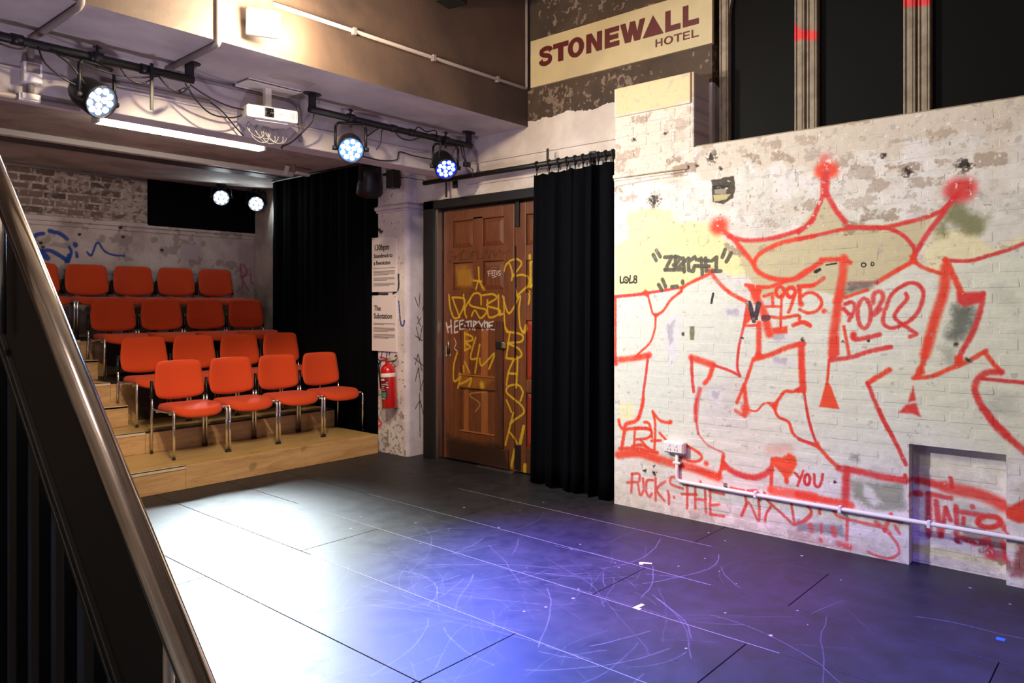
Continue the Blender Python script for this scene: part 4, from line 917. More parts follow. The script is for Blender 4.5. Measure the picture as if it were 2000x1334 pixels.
# lower half: an old hatch of boards set in dark rails
dz('hatch_stile', 884, 899, zq4, zlt, M['door'], .026); dz('hatch_stile', 968, 983, .20, zlt, M['door_dark'], .036)
dz('hatch_rail', 899, 968, zq0, zlt, M['door_dark'], .030); dz('hatch_rail', 899, 968, zq2, zq1, M['door'], .032); dz('hatch_rail', 899, 968, zq4, zq3, M['door'], .032)
dz('ledge', 899, 968, zq1-.004, zq1+.010, M['door_light'], .040); dz('ledge', 899, 968, zq3-.004, zq3+.010, M['door_light'], .040)
pl = [899, 904, 913, 926, 938, 951, 968]
for i, (a, b) in enumerate(zip(pl[:-1], pl[1:])):
    m = M['door_light'] if i in (1, 4) else M['door']
    dz('plank', a, b, zq1, zq0, m, .010, bev=.003); dz('plank', a, b, zq3, zq2, m, .010, bev=.003)
MB().box(XD-.012, XD+.02, ys+.07, yl-.06, .02, .20).build('kick_board', M['door_dark'], leaf, bevel=.004)
MB().box(XD-.035, XD+.01, Y(986), Y(972), Z(979, 681), Z(979, 667)).build('lock_case', M['blk'], leaf, bevel=.006); 
MB().box(XD-.04, XD+.0, Y(988.5), Y(984.5), Z(986, 680), Z(986, 668)).build('staple', M['alu'], leaf, bevel=.004)
MB().tube([on('x', XD-.004, 876, 662), on('x', XD-.004, 876, 692)], .02, 8).build('keyhole_plate', M['brass'], leaf)
# right leaf, half behind the curtain
yr0 = 3.45
leaf2 = MB().box(XD+.022, XD+.05, yr0, ys-.003, .012, zt).build('door_leaf', M['door'], d1)
dz('stile', 1005.5, 1027, .012, zt, M['door'], parent=leaf2)
for z0, z1, m in ((Z(1034, 418), zt, 'door'), (Z(1034, 508), Z(1034, 478), 'door'), (Z(1034, 626), Z(1034, 572), 'door'), (Z(1034, 768), Z(1034, 742), 'door'), (.012, .25, 'door_dark')):
    MB().box(XD, XD+.026, yr0, Y(1027), z0, z1).build('rail', M[m], leaf2, bevel=.006)
for zz1, zz0, m in ((Z(1034, 418), Z(1034, 478), 'door'), (Z(1034, 508), Z(1034, 572), 'door'), (Z(1034, 626), Z(1034, 742), 'door_red'), (Z(1034, 768), .25, 'door_red')):
    ya, yb, e = yr0, Y(1027), .04
    pv = [(XD+.020, ya, zz0), (XD+.020, yb, zz0), (XD+.020, yb, zz1), (XD+.020, ya, zz1), (XD+.006, ya+e, zz0+e), (XD+.006, yb-e, zz0+e), (XD+.006, yb-e, zz1-e), (XD+.006, ya+e, zz1-e)]
    MB().add(pv, [(0,1,5,4),(1,2,6,5),(2,3,7,6),(3,0,4,7),(4,5,6,7)]).build('raised_panel', M[m], leaf2)
b = MB().box(XD-.022, XD+.002, Y(1015.5), Y(1008.5), Z(1012, 443), Z(1012, 392)).build('door_bolt', M['blk'], leaf2, bevel=.004)
MB().tube([on('x', XD-.012, 1006.2, 480), on('x', XD-.012, 1006.0, 700)], .006, 6).build('bolt_rod', M['blk'], leaf2)
MB().box(XD-.012, XD+.004, Y(1017), Y(1007.5), .03, .26).build('floor_bolt', M['blk'], leaf2, bevel=.004)
MB().box(XD-.05, XD+.03, ys-.02, ys+.45, .0, .010).build('door_threshold', M['alu'], d1)

# ---------------------------------------------------------------- curtain, rod, drape
rod = thing('curtain_rod', 'black pipe above the doors from which the black curtain hangs', 'curtain rod', (5.05, 4.4, 2.77))
MB().tube([(5.05, 3.262, 2.772), (5.05, 5.60, 2.772)], .024, 12).build('pipe', M['blk'], rod)
for y in (3.62, 5.26): MB().box(5.04, 5.16, y-.012, y+.012, 2.76, 2.784).box(5.145, 5.158, y-.03, y+.03, 2.70, 2.84).build('bracket', M['blk'], rod)
for y in (4.02, 5.28): MB().box(5.045, 5.055, y-.01, y+.01, 2.60 if y > 5 else 2.76, 2.90 if y < 5 else 2.77).build('clamp_bolt', M['blk'], rod)
cu = thing('curtain', 'black velvet curtain bunched beside the timber doors', 'curtain', (5.02, 3.7, 0))
def cloth(path, zb, zt, fold, seed, nz=14, topfn=None):
    n = len(path); vs = []; fs = []
    for j in range(nz+1):
        f = j/nz
        for i, (x, y) in enumerate(path):
            zz = zb(i/(n-1))+(zt(i/(n-1))-zb(i/(n-1)))*f
            k = 1-.45*f
            ph = fold(i/(n-1), f); vs.append((x+ph[0], y+ph[1], zz))
    for j in range(nz):
        for i in range(n-1): fs.append((j*n+i, j*n+i+1, (j+1)*n+i+1, (j+1)*n+i))
    return MB().add(vs, fs, True)
n = 150
path = [(5.02-.03*(i/(n-1)), 4.165+(3.275-4.165)*i/(n-1)) for i in range(n)]
def fold(s, f):
    a = (.020+.030*s)*(1-.25*f); w = math.sin(2*math.pi*(5.6*s+.35*math.sin(5*s+1)+.10*math.sin(17*s)))+.30*math.sin(2*math.pi*11.3*s+1+.8*f)
    return (a*w-.012*(1-f)*s-.02*(1-f), .018*math.cos(2*math.pi*9*s)*s+.03*(1-f)*(1-s))
def ztop(s): return 2.690-.018*abs(math.sin(math.pi*(8*s)))*(s < .6)-.0*s
pn = cloth(path, lambda s: .012+.008*math.sin(s*40), ztop, fold, 1).build('curtain_panel', M['curtain'], cu)
so = pn.modifiers.new('thick', 'SOLIDIFY'); so.thickness = .006
for k in range(11):
    s = k/10; s = s if k < 5 else .5+(s-.5)*1.0; y = 4.13-(.86*s**.8); x = 5.04
    MB().tube([(x, y, 2.800), (x+.028, y, 2.790), (x+.030, y, 2.765), (x+.012, y, 2.740), (x, y, 2.715), (x-.006, y, 2.675)], .006, 6).tube([(x, y, 2.800), (x-.028, y, 2.79), (x-.03, y, 2.765), (x-.012, y, 2.742), (x, y, 2.715)], .006, 6).build('curtain_hook', M['blk'], cu)
dr = thing('stage_drape', 'tall black drape closing the side of the seating next to the white pier', 'drape', (5.06, 7.4, .1))
n = 120; path = [(5.078, 6.315+(8.42-6.315)*i/(n-1)) for i in range(n)]
pn = cloth(path, lambda s: .02, lambda s: 3.105, lambda s, f: (.015*math.sin(2*math.pi*(5*s+.5*math.sin(6*s)))+.007*math.sin(2*math.pi*13*s+2), .01*math.cos(2*math.pi*5*s)), 2, 6).build('drape_panel', M['drape'], dr)
so = pn.modifiers.new('thick', 'SOLIDIFY'); so.thickness = .006
MB().tube([(5.06, 6.31, 3.095), (5.06, 8.43, 3.095)], .014, 8).build('drape_track', M['blk'], dr)

# ---------------------------------------------------------------- sign
sx = UX-.028
def SY(px): return on('x', sx, px, 100)[1]
sg = thing('sign', 'long cream signboard with dark red capitals and a triangle', 'sign', (sx, 3.4, 3.7))
p_tl, p_bl, p_br = on('x', sx, 1036, 81), on('x', sx, 1036, 172), on('x', sx, 1391, 81)
s0, s1, sz0, sz1 = p_br[1], p_bl[1], p_bl[2], p_tl[2]
MB().box(sx, UX+.004, s0, s1, sz0, sz1).build('sign_board', M['cream'], sg, bevel=.003)
def glyph(ch, w):
    v = w; h = w
    P = {'T': [[(.5-v/2,0),(.5+v/2,0),(.5+v/2,1-h*.8),(1,1-h*.8),(1,1),(0,1),(0,1-h*.8),(.5-v/2,1-h*.8)]],
         'L': [[(0,0),(1,0),(1,h*.8),(v,h*.8),(v,1),(0,1)]],
         'E': [[(0,0),(1,0),(1,h*.75),(v,h*.75),(v,.5-h*.36),(.93,.5-h*.36),(.93,.5+h*.36),(v,.5+h*.36),(v,1-h*.75),(.98,1-h*.75),(.98,1),(0,1)]],
         'N': [[(0,0),(v*.92,0),(v*.92,.58),(1-v,0),(1,0),(1,1),(1-v*.92,1),(1-v*.92,.42),(v,1),(0,1)]],
         'H': [[(0,0),(v,0),(v,.5-h*.4),(1-v,.5-h*.4),(1-v,0),(1,0),(1,1),(1-v,1),(1-v,.5+h*.4),(v,.5+h*.4),(v,1),(0,1)]],
         'W': [[(.2,0),(.43,0),(.5,.40),(.57,0),(.8,0),(1,1),(.79,1),(.69,.42),(.60,1),(.40,1),(.31,.42),(.21,1),(0,1)]],
         '^': [[(0,0),(1,0),(.5,1)]]}
    if ch in P: return P[ch], None
    if ch == 'O': return None, ('ring', w)
    return None, ('s', w)
def letter(ch, y0, y1, z0, z1, w, parent, x):
    Pm = lambda u, v, d: (d, y1+(y0-y1)*u, z0+(z1-z0)*v)
    polys, sp = glyph(ch, w); mb = MB(); d0, d1 = x-.004, x+.002
    if polys:
        for pl in polys: mb.prism(pl, Pm, d0, d1)
    elif sp[0] == 'ring':
        n = 28; vs = []; fs = []
        for k in range(n):
            g = 2*math.pi*k/n; c, s = math.cos(g), math.sin(g)
            for d in (d0, d1): vs += [Pm(.5+.5*c, .5+.53*s, d), Pm(.5+(.5-w)*c, .5+(.53-w*.80)*s, d)]
        for k in range(n):
            a, b = 4*k, 4*((k+1) % n)
            fs += [(a, b, b+1, a+1), (a+2, a+3, b+3, b+2), (a, a+2, b+2, b), (a+1, b+1, b+3, a+3)]
        mb.add(vs, fs)
    else:
        c = smooth_path([(.90, .70), (.80, .86), (.5, .90), (.22, .84), (.16, .70), (.30, .58), (.5, .52), (.74, .45), (.84, .30), (.74, .14), (.48, .08), (.20, .14), (.10, .30)], 4)
        w2 = w*.5; L = []; Rr = []
        for i, p in enumerate(c):
            t = c[min(i+1, len(c)-1)]-c[max(i-1, 0)]; t = t/np.hypot(*t); nn = np.array([-t[1], t[0]]); k = w2*(.85 if abs(t[0]) > .7 else 1)
            L.append(p+nn*k); Rr.append(p-nn*k)
        n = len(c); vs = []
        for d in (d0, d1): vs += [Pm(*q, d) for q in L]+[Pm(*q, d) for q in Rr]
        fs = []
        for i in range(n-1): fs += [(i, i+1, n+i+1, n+i), (2*n+i, 3*n+i, 3*n+i+1, 2*n+i+1), (i, 2*n+i, 2*n+i+1, i+1), (n+i, n+i+1, 3*n+i+1, 3*n+i)]
        mb.add(vs, fs)
    return mb.build('letter', M['maroon'], parent)
def QZ(x, y): return on('x', sx, 980+x/4.448, y/4.448)
zlo = QZ(1640, 225)[2]; zhi = QZ(1600, 52)[2]
for ch, a, b in (('S', 328, 440), ('T', 448, 580), ('O', 576, 716), ('N', 736, 872), ('E', 896, 1022), ('W', 1030, 1246), ('^', 1225, 1406), ('L', 1422, 1552), ('L', 1574, 1712)):
    letter(ch, QZ(b, 300)[1], QZ(a, 300)[1], zlo, zhi, .34 if ch not in 'SO' else .30, sg, sx)
zlo = QZ(1365, 405)[2]; zhi = QZ(1365, 338)[2]
for ch, a, b in (('H', 1337, 1395), ('O', 1410, 1488), ('T', 1496, 1566), ('E', 1576, 1634), ('L', 1650, 1710)):
    letter(ch, QZ(b, 300)[1], QZ(a, 300)[1], zlo, zhi, .20, sg, sx)

# ---------------------------------------------------------------- posters with text
def text_mesh(name, body, size, M4, mat, parent, bold=0.0, sx_=1.0):
    cu = bpy.data.curves.new('t', 'FONT'); cu.body = body; cu.size = size; cu.offset = bold; cu.resolution_u = 3; cu.extrude = .0006
    ob = bpy.data.objects.new('t', cu); COL.objects.link(ob); bpy.context.view_layer.update()
    me = bpy.data.meshes.new_from_object(ob.evaluated_get(bpy.context.evaluated_depsgraph_get()))
    bpy.data.objects.remove(ob); bpy.data.curves.remove(cu)
    o0 = ORIG.get(parent.name, Vector((0,0,0)))
    me.transform(Matrix.Translation(-o0)@M4@Matrix.Diagonal((sx_, 1, 1, 1))); me.materials.clear(); me.materials.append(mat); me.name = name
    o = bpy.data.objects.new(name, me); COL.objects.link(o); o.parent = parent; ORIG[o.name] = o0; return o
def onwall_x(x, y, z):   # text running towards -y, standing on a wall seen from -x
    return Matrix(((0, 0, -1, x), (-1, 0, 0, y), (0, 1, 0, z), (0, 0, 0, 1)))
for (py0, py1), ttl, lab in (((463, 570), (('130bpm', .085, .105), ('Soundtrack to', .058, .185), ('a Revolution', .058, .260)), 'white text board headed with a number, higher of two on the pier'),
                           ((577, 686), (('The', .078, .130), ('Substation', .078, .212)), 'white text board on the pier above the fire extinguisher')):
    a = on('x', 5.03, 752, py0); b = on('x', 5.03, 752, py1); y0, y1 = 5.985, 6.385; z1_, z0_ = a[2], b[2]; xp = 5.012
    t = thing('poster', lab, 'poster', (xp, 6.18, z0_), 'text boards on the pier')
    MB().box(xp, 5.029, y0, y1, z0_, z1_).build('board', M['paper'], t, bevel=.002)
    for s, h, dz_ in ttl: text_mesh('title', s, h, onwall_x(xp-.001, y1-.035, z1_-dz_-.03), M['ink'], t, .0016, .92)
    mb = MB(); r2 = random.Random(len(lab)); zz = z1_-(.33 if py0 < 500 else .30)
    for para in ((1, 4, 3, 3) if py0 < 500 else (2, 4, 4)):
        for k in range(para):
            e = y0+.025 if k < para-1 or para == 1 else y0+.05+r2.random()*.15
            mb.box(xp-.0012, xp, e, y1-.028, zz, zz+.0065); zz -= .0125
        zz -= .020
    mb.build('small_print', M['greyink'], t)
    for y in (y0+.015, y1-.015): MB().box(xp-.003, xp, y-.004, y+.004, z1_-.018, z1_-.010).build('pin', M['blk'], t)

# ---------------------------------------------------------------- fire extinguisher
t = thing('fire_extinguisher', 'red fire extinguisher hanging on the white pier under the posters', 'extinguisher', (4.942, 6.00, .495))
r = .077
MB().lathe([(.070, 0), (r, .008), (r, .30), (r, .385), (.066, .418), (.045, .44), (.024, .452), (.022, .47)], 28).build('cylinder', M['ext'], t, local=True)
MB().lathe([(r+.001, .318), (r+.0015, .319), (r+.0015, .356), (r+.001, .357)], 28, cap=False).build('white_band', M['paper'], t, local=True)
def patch(a0, a1, z0, z1, mat, nm, rr_=r+.0016):
    n = 10; vs = []; fs = []
    for k in range(n+1):
        g = a0+(a1-a0)*k/n; vs += [(rr_*math.cos(g), rr_*math.sin(g), z0), (rr_*math.cos(g), rr_*math.sin(g), z1)]
    for k in range(n): fs.append((2*k, 2*k+2, 2*k+3, 2*k+1))
    return MB().add(vs, fs, True).build(nm, mat, t, local=True)
patch(math.radians(150), math.radians(232), .10, .312, M['extlabel'], 'printed_label', r+.0010)
patch(math.radians(165), math.radians(205), .115, .165, M['green'], 'green_patch', r+.0020)
for k, (a0, a1, z) in enumerate(((160, 200, .285), (158, 215, .245), (160, 200, .225), (158, 190, .205), (165, 200, .185), (160, 195, .098), (212, 228, .26), (212, 228, .235), (212, 228, .21))):
    patch(math.radians(a0), math.radians(a1), z, z+(.018 if k == 0 else .006), M['paper'] if k < 2 else M['wgrey'], 'label_line', r+.0018)
MB().tube([(0, 0, .46), (0, 0, .50)], .022, 12).build('valve', M['brass'], t, local=True)
MB().obox((-.035, -.005, .512), (.062, .011, .006), Matrix.Rotation(.25, 3, 'Y')).obox((-.03, -.005, .488), (.05, .010, .005), Matrix.Rotation(-.1, 3, 'Y')).build('handle', M['ext'], t, local=True, bevel=.003)
MB().tube([(-.01, .02, .49), (-.05, .05, .485), (-.06, .08, .44), (-.045, .086, .38), (-.03, .088, .20)], .010, 8).build('hose', M['cable'], t, local=True)
MB().tube([(.0, -.02, .49), (.0, -.032, .49)], .016, 12).build('pressure_gauge', M['alu'], t, local=True)
MB().tube([(.0, -.04, .475), (.02, -.10, .48), (.03, -.125, .51), (.028, -.11, .535), (.03, -.09, .52)], .007, 8).tube([(.0, .0, .475), (.088, .0, .475)], .008, 8).build('hanging_hook', M['brass'], t, local=True)
t.rotation_euler = (math.radians(-5), 0, 0)

# ---------------------------------------------------------------- socket outlet and its conduit on the right wall
t = thing('socket_outlet', 'white double socket outlet on the graffiti wall', 'socket outlet', (D, 2.705, .51))
MB().box(D-.052, D-.001, 2.622, 2.788, .470, .556).build('surface_box', M['white'], t, bevel=.010, seg=3)
MB().box(D-.058, D-.050, 2.632, 2.778, .478, .548).build('faceplate', M['white'], t, bevel=.004)
for y in (2.680, 2.735):
    MB().box(D-.062, D-.057, y-.008, y+.008, .520, .538).build('switch', M['white'], t, bevel=.002)
    for q in (-.010, .010): MB().box(D-.0588, D-.0575, y+q-.002, y+q+.002, .490, .504).build('socket_slot', M['blk'], t)
t = thing('conduit', 'white conduit running from the socket along the foot of the graffiti wall', 'conduit', (D-.02, 1.5, .27))
xc = D-.018
pts = [(xc, 2.692, .472), (xc, 2.692, .33), (xc, 2.692, .292), (xc, 2.684, .274), (xc, 2.665, .268)]+[(xc, 2.665-k*(2.665+1.6)/10, .268-.004*math.sin(k)) for k in range(1, 11)]
MB().tube(pts, .0135, 10).build('pipe', M['white'], t)
for y, z, v in ((2.692, .40, 1), (2.1, .268, 0), (1.55, .266, 0), (1.05, .268, 0), (.45, .268, 0), (-.2, .268, 0)):
    if v: MB().box(xc-.016, D, y-.030, y+.030, z-.008, z+.008).build('saddle', M['white'], t, bevel=.003)
    else: MB().box(xc-.016, D, y-.010, y+.010, z-.022, z+.022).build('saddle', M['white'], t, bevel=.003)

# ---------------------------------------------------------------- lighting bars
SZ = 3.155
def bar(name, label, x0, x1, y, z, ends, ox):
    t = thing('lighting_bar', label, 'lighting bar', ((x0+x1)/2, y, z))
    MB().tube([(x0, y, z), ((x0+x1)/2, y, z-.004), (x1, y, z)], .027, 12).build('pipe', M['blk'], t)
    for x in ends:
        h = MB().box(x-.028, x+.028, y-.012, y+.012, z-.02, SZ-.001).build('hanger', M['blk'], t, bevel=.004)
        pl = [(x+.075*math.cos(k*math.pi/8)*(1), y+.045*math.sin(k*math.pi/8)) for k in range(16)]
        MB().prism(pl, lambda u, v, d: (u, v, d), SZ-.010, SZ-.0005).build('ceiling_plate', M['blk'], h)
    return t
barL = bar('L', 'black lighting bar at the left edge holding one white stage lamp', .55, 2.33, 4.853, 3.04, (2.305, .62), 0)
barR = bar('R', 'black lighting bar on two hangers holding two stage lamps', 3.235, 4.975, 4.870, 3.03, (3.259, 4.946), 0)
def sag(a, b, d, n=8): 
    a = Vector(a); b = Vector(b); return [a.lerp(b, k/n)-Vector((0, 0, d*4*(k/n)*(1-k/n))) for k in range(n+1)]
def cable(name, pts, parent, r=.0055, mat='cable', k=4): return MB().tube([tuple(p) for p in smooth_path([tuple(p) for p in pts], k)], r, 6).build(name, M[mat], parent)
# tape wraps and loops of cable strapped to the bars
for x in (.95, 1.32, 1.72, 2.02): MB().tube([(x-.03, 4.853, 3.038), (x+.03, 4.853, 3.038)], .032, 10).build('tape_wrap', M['blkgloss'], barL)
for x in (4.05, 4.25, 4.55): MB().tube([(x-.03, 4.870, 3.028), (x+.03, 4.870, 3.028)], .031, 10).build('tape_wrap', M['blkgloss'], barR)
cable('cable', [(1.42, 4.83, 3.02), (1.45, 4.81, 2.93), (1.55, 4.81, 2.86), (1.66, 4.84, 2.84)], barL); cable('cable', [(1.48, 4.83, 3.02), (1.58, 4.81, 2.95), (1.66, 4.82, 2.86)], barL)
cable('cable', [(1.50, 4.83, 3.01), (1.75, 4.82, 2.96), (1.95, 4.82, 2.965), (2.1, 4.83, 3.01)], barL); cable('cable', [(1.86, 4.82, 3.0), (1.90, 4.81, 2.95), (1.97, 4.81, 2.93), (2.04, 4.82, 2.97), (2.06, 4.83, 3.01)], barL)
cable('cable', [(2.10, 4.84, 3.01), (2.16, 4.83, 2.95), (2.24, 4.83, 2.935), (2.30, 4.84, 2.985)], barL); MB().tube([(2.225, 4.828, 2.935), (2.27, 4.83, 2.965)], .013, 8).build('plug', M['cable'], barL)
MB().box(2.035, 2.057, 4.81, 4.82, 2.78, 3.075).build('safety_strap', M['blk'], barL, bevel=.003)
cable('cable', [(1.18, 4.83, 3.02), (1.24, 4.82, 2.985), (1.33, 4.83, 2.985), (1.38, 4.84, 3.02)], barL)
cable('cable', [(3.90, 4.86, 3.01), (3.82, 4.84, 2.96), (3.74, 4.84, 2.90)], barR); cable('cable', [(3.94, 4.86, 3.01), (3.90, 4.84, 2.97), (3.89, 4.84, 2.88), (3.86, 4.86, 2.82)], barR)
cable('cable', [(4.06, 4.87, 3.01), (4.12, 4.86, 2.96), (4.22, 4.85, 2.955), (4.33, 4.86, 3.00)], barR); cable('cable', [(4.28, 4.86, 3.05), (4.31, 4.85, 3.085), (4.40, 4.85, 3.06), (4.50, 4.85, 3.09), (4.53, 4.86, 3.06), (4.46, 4.85, 3.05)], barR)
cable('cable', [(4.52, 4.86, 3.04), (4.56, 4.84, 2.98), (4.55, 4.85, 2.88), (4.58, 4.86, 2.84), (4.62, 4.90, 2.845)], barR)
cable('cable', [(4.86, 4.86, 3.01), (4.87, 4.85, 2.93), (4.89, 4.85, 2.87)], barR); cable('cable', [(4.83, 4.86, 3.01), (4.84, 4.85, 2.93), (4.88, 4.85, 2.87)], barR)
MB().obox((4.90, 4.85, 2.845), (.036, .018, .022)).build('plug', M['cable'], barR, bevel=.006)
cable('cable', [(4.92, 4.85, 2.83), (4.97, 4.84, 2.80), (4.96, 4.84, 2.74)], barR, .004); cable('cable', [(4.88, 4.85, 2.83), (4.90, 4.84, 2.78), (4.95, 4.84, 2.765)], barR, .004); cable('cable', [(4.80, 4.86, 3.0), (4.74, 4.85, 2.96), (4.72, 4.86, 2.90)], barR, .004)

def par(label, pos, target, barz, glow, bar_y, kind, yoke=True):
    root = thing('stage_lamp', label, 'stage lamp', tuple(pos))
    d = (Vector(target)-Vector(pos)).normalized(); q = d.to_track_quat('Z', 'Y').to_matrix().to_4x4()
    T = lambda z: q@Matrix.Translation((0, 0, z))
    MB().lathe([(.045, -.175), (.075, -.170), (.088, -.14), (.098, -.09), (.103, .02), (.103, .045), (.096, .047), (.094, .028)], 28, q, cap=False).lathe([(.001, -.176), (.045, -.175)], 28, q, cap=False).build('housing', M['blkgloss'], root, local=True)
    MB().lathe([(.001, .026), (.095, .027)], 28, q, cap=False).build('front_plate', M[{'w': 'glow_w', 'm': 'glow_m', 'b': 'glow_b'}[kind]], root, local=True)
    pos2 = [(0.026*math.cos(a), 0.026*math.sin(a)) for a in (.5, 2.6, 4.7)]+[(.066*math.cos(2*math.pi*k/9), .066*math.sin(2*math.pi*k/9)) for k in range(9)]
    for u, v in pos2: MB().lathe([(.019, .028), (.0185, .034), (.012, .037), (.002, .038)], 14, q@Matrix.Translation((u, v, 0))).build('led', M[glow], root, local=True)
    if yoke:
        side = Vector((d.y, -d.x, 0)).normalized(); top = Vector((0, 0, barz-pos[2]-.04)) if barz > pos[2] else Vector((0, 0, .16))
        back = Vector((0, 0, 0))
        sh = (Vector((0, bar_y-pos[1], 0))).to_3d()
        a, b = side*.118, -side*.118
        pts = [a, a+Vector((0,0,.02)), a+top*.85+sh*.85, a*.82+top+sh, b*.82+top+sh, b+top*.85+sh*.85, b+Vector((0,0,.02)), b]
        mb = MB()
        for p0, p1 in zip(pts[:-1], pts[1:]): mb.tube([p0, p1], .011, 6)
        mb.build('yoke', M['blk'], root, local=True)
        for s in (a, b): MB().tube([s*.86, s*1.2], .018, 10).build('yoke_knob', M['blk'], root, local=True)
        c = top+sh+Vector((0, 0, .04))
        MB().tube([c+Vector((-.028, 0, 0)), c+Vector((.028, 0, 0))], .038, 12).tube([c+Vector((0, 0, -.07)), c+Vector((0, 0, .075))], .009, 8).tube([c+Vector((-.024, 0, .065)), c+Vector((.024, 0, .065))], .006, 6).build('clamp', M['blk'], root, local=True)
    return root
par('white stage lamp hanging from the lighting bar at the left edge', LAMP['left'][0], LAMP['left'][1], 3.04, 'led', 4.853, 'w')
par('pale blue-white stage lamp hanging from the bar beside the projector', LAMP['mid'][0], LAMP['mid'][1], 3.03, 'led', 4.870, 'm')
par('deep blue stage lamp hanging above the doors', LAMP['right'][0], LAMP['right'][1], 3.03, 'led_blue', 4.870, 'b')
for k, lb in (('back1', 'dazzling stage lamp before the black back panel, nearer the bare brick'), ('back2', 'dazzling stage lamp before the black back panel, nearer the drape')):
    p = LAMP[k][0]; r_ = par(lb, p, LAMP[k][1], 3.105, 'led_back', p[1], 'w')
    MB().box(-.05, .05, -.04, .04, .148, .163).build('ceiling_plate', M['blk'], r_, local=True)

# ---------------------------------------------------------------- projector
pc = Vector((2.93, 4.95, 2.925))
t = thing('projector', 'white projector hanging from the soffit on a white mount', 'projector', tuple(pc))
Rz = Matrix.Rotation(math.radians(-12), 4, 'Z')
def T3(vs): return [Rz@Vector(v) for v in vs]
body = MB().box(-.185, .185, -.13, .13, -.046, .046); body.v = [tuple(Rz@Vector(v)) for v in body.v]
body.build('body', M['white'], t, local=True, bevel=.014, seg=3)
def rb(x0, x1, y0, y1, z0, z1, nm, m, bev=.002):
    b = MB().box(x0, x1, y0, y1, z0, z1); b.v = [tuple(Rz@Vector(v)) for v in b.v]; return b.build(nm, M[m], t, local=True, bevel=bev)
rb(-.065, .005, -.139, -.128, -.030, .034, 'lens_surround', 'blkgloss', .004)
MB().lathe([(.026, 0), (.026, .012), (.020, .014), (.018, .004), (.001, .006)], 20, Rz@Matrix.Translation((-.030, -.136, .002))@Matrix.Rotation(math.pi/2, 4, 'X'), cap=False).build('lens', M['lens'], t, local=True)
for k in range(7): rb(-.1865, -.184, -.09+k*.028, -.076+k*.028, -.028, .034, 'vent', 'cond', 0)
for k in range(5): rb(.125+k*.010, .130+k*.010, -.1315, -.129, -.026, .026, 'vent', 'cond', 0)
rb(-.12, .12, -.10, .09, -.058, -.045, 'underside_cover', 'white', .006); rb(-.09, -.06, -.02, .02, .045, .056, 'focus_dial', 'blkgloss', .003)
text_mesh('maker_name', 'EPSON', .016, Matrix.Translation(pc)@Rz@Matrix.Translation((.035, -.1312, -.006))@Matrix.Rotation(math.pi/2, 4, 'X'), M['greyink'], t, .0004)
hz = SZ-pc.z
MB().box(-.025, .025, -.02, .02, .045, hz-.02).build('mount_pole', M['wgrey'], t, local=True, bevel=.004)
MB().box(-.20, .22, -.10, .10, hz-.024, hz-.012).box(-.20, .22, -.10, -.085, hz-.03, hz-.001).box(-.20, .22, .085, .10, hz-.03, hz-.001).build('mount_plate', M['wgrey'], t, local=True, bevel=.003)
mb = MB(); r3 = random.Random(4)
for k in range(7):
    c = Vector((-.08+.03*k, .02+.02*r3.random(), -.10-.02*r3.random())); a = .05+.03*r3.random(); b = .05+.03*r3.random(); sh = r3.uniform(-.5, .5)
    mb.tube([c+Vector((a*math.cos(g), .02*math.sin(g+sh), b*math.sin(g)+sh*a*.6*math.cos(g))) for g in [2*math.pi*j/18 for j in range(18)]], .0035, 5, closed=True)
mb.build('cable_loops', M['gcable'], t, local=True)
t2 = thing('ceiling_cutout', 'ragged brown patch of missing paint on the soffit above the projector', 'patch', (2.95, 4.72, SZ-.002))
MB().prism([(2.84, 4.62), (3.14, 4.64), (3.16, 4.80), (3.10, 4.74), (2.98, 4.72), (2.86, 4.76), (2.80, 4.72)], lambda u, v, d: (u, v, d), SZ-.004, SZ+.004).build('bare_board', M['low_ceiling'], t2)

# ---------------------------------------------------------------- tube light, flood lamp, small fittings
t = thing('tube_light', 'long glowing tube light fixed to the low ceiling behind the white beam', 'tube light', (3.04, 6.48, 3.05))
MB().box(2.30, 3.79, 6.42, 6.54, 3.078, 3.109).build('batten', M['white'], t, bevel=.004)
MB().box(2.32, 3.77, 6.42, 6.54, 3.018, 3.078).build('diffuser', M['tube'], t, bevel=.014, seg=3)
for x in (2.312, 3.778): MB().box(x-.010, x+.010, 6.415, 6.545, 3.014, 3.082).build('end_cap', M['white'], t, bevel=.003)
fx = Vector((2.47, 4.22, 3.30))
t = thing('flood_lamp', 'glaring warm flood lamp on the face of the brown beam', 'flood lamp', tuple(fx))
MB().box(-.10, .10, -.02, .045, -.08, .08).build('housing', M['white'], t, local=True, bevel=.01)
MB().box(-.092, .092, -.032, -.019, -.072, .072).build('lamp_glass', M['flood'], t, local=True, bevel=.004)
MB().box(-.02, .02, .05, .112, -.015, .015).box(-.05, .05, .104, .113, -.05, .05).build('wall_arm', M['white'], t, local=True, bevel=.003)
t.rotation_euler = (math.radians(12), 0, math.radians(-24))
fx = Vector((4.07, 4.20, 4.005))
t = thing('flood_housing', 'black box mounted high on the brown beam, cut by the top edge', 'box', tuple(fx))  # black housing of an unlit flood lamp
b = MB().box(-.10, .10, -.09, .09, -.10, .14); b.v = [tuple(Matrix.Rotation(math.radians(12), 3, 'Z')@Vector(v)) for v in b.v]; b.build('cabinet', M['blk'], t, local=True, bevel=.008)
MB().box(-.02, .02, .08, .132, 0, .06).build('wall_bracket', M['blk'], t, local=True)

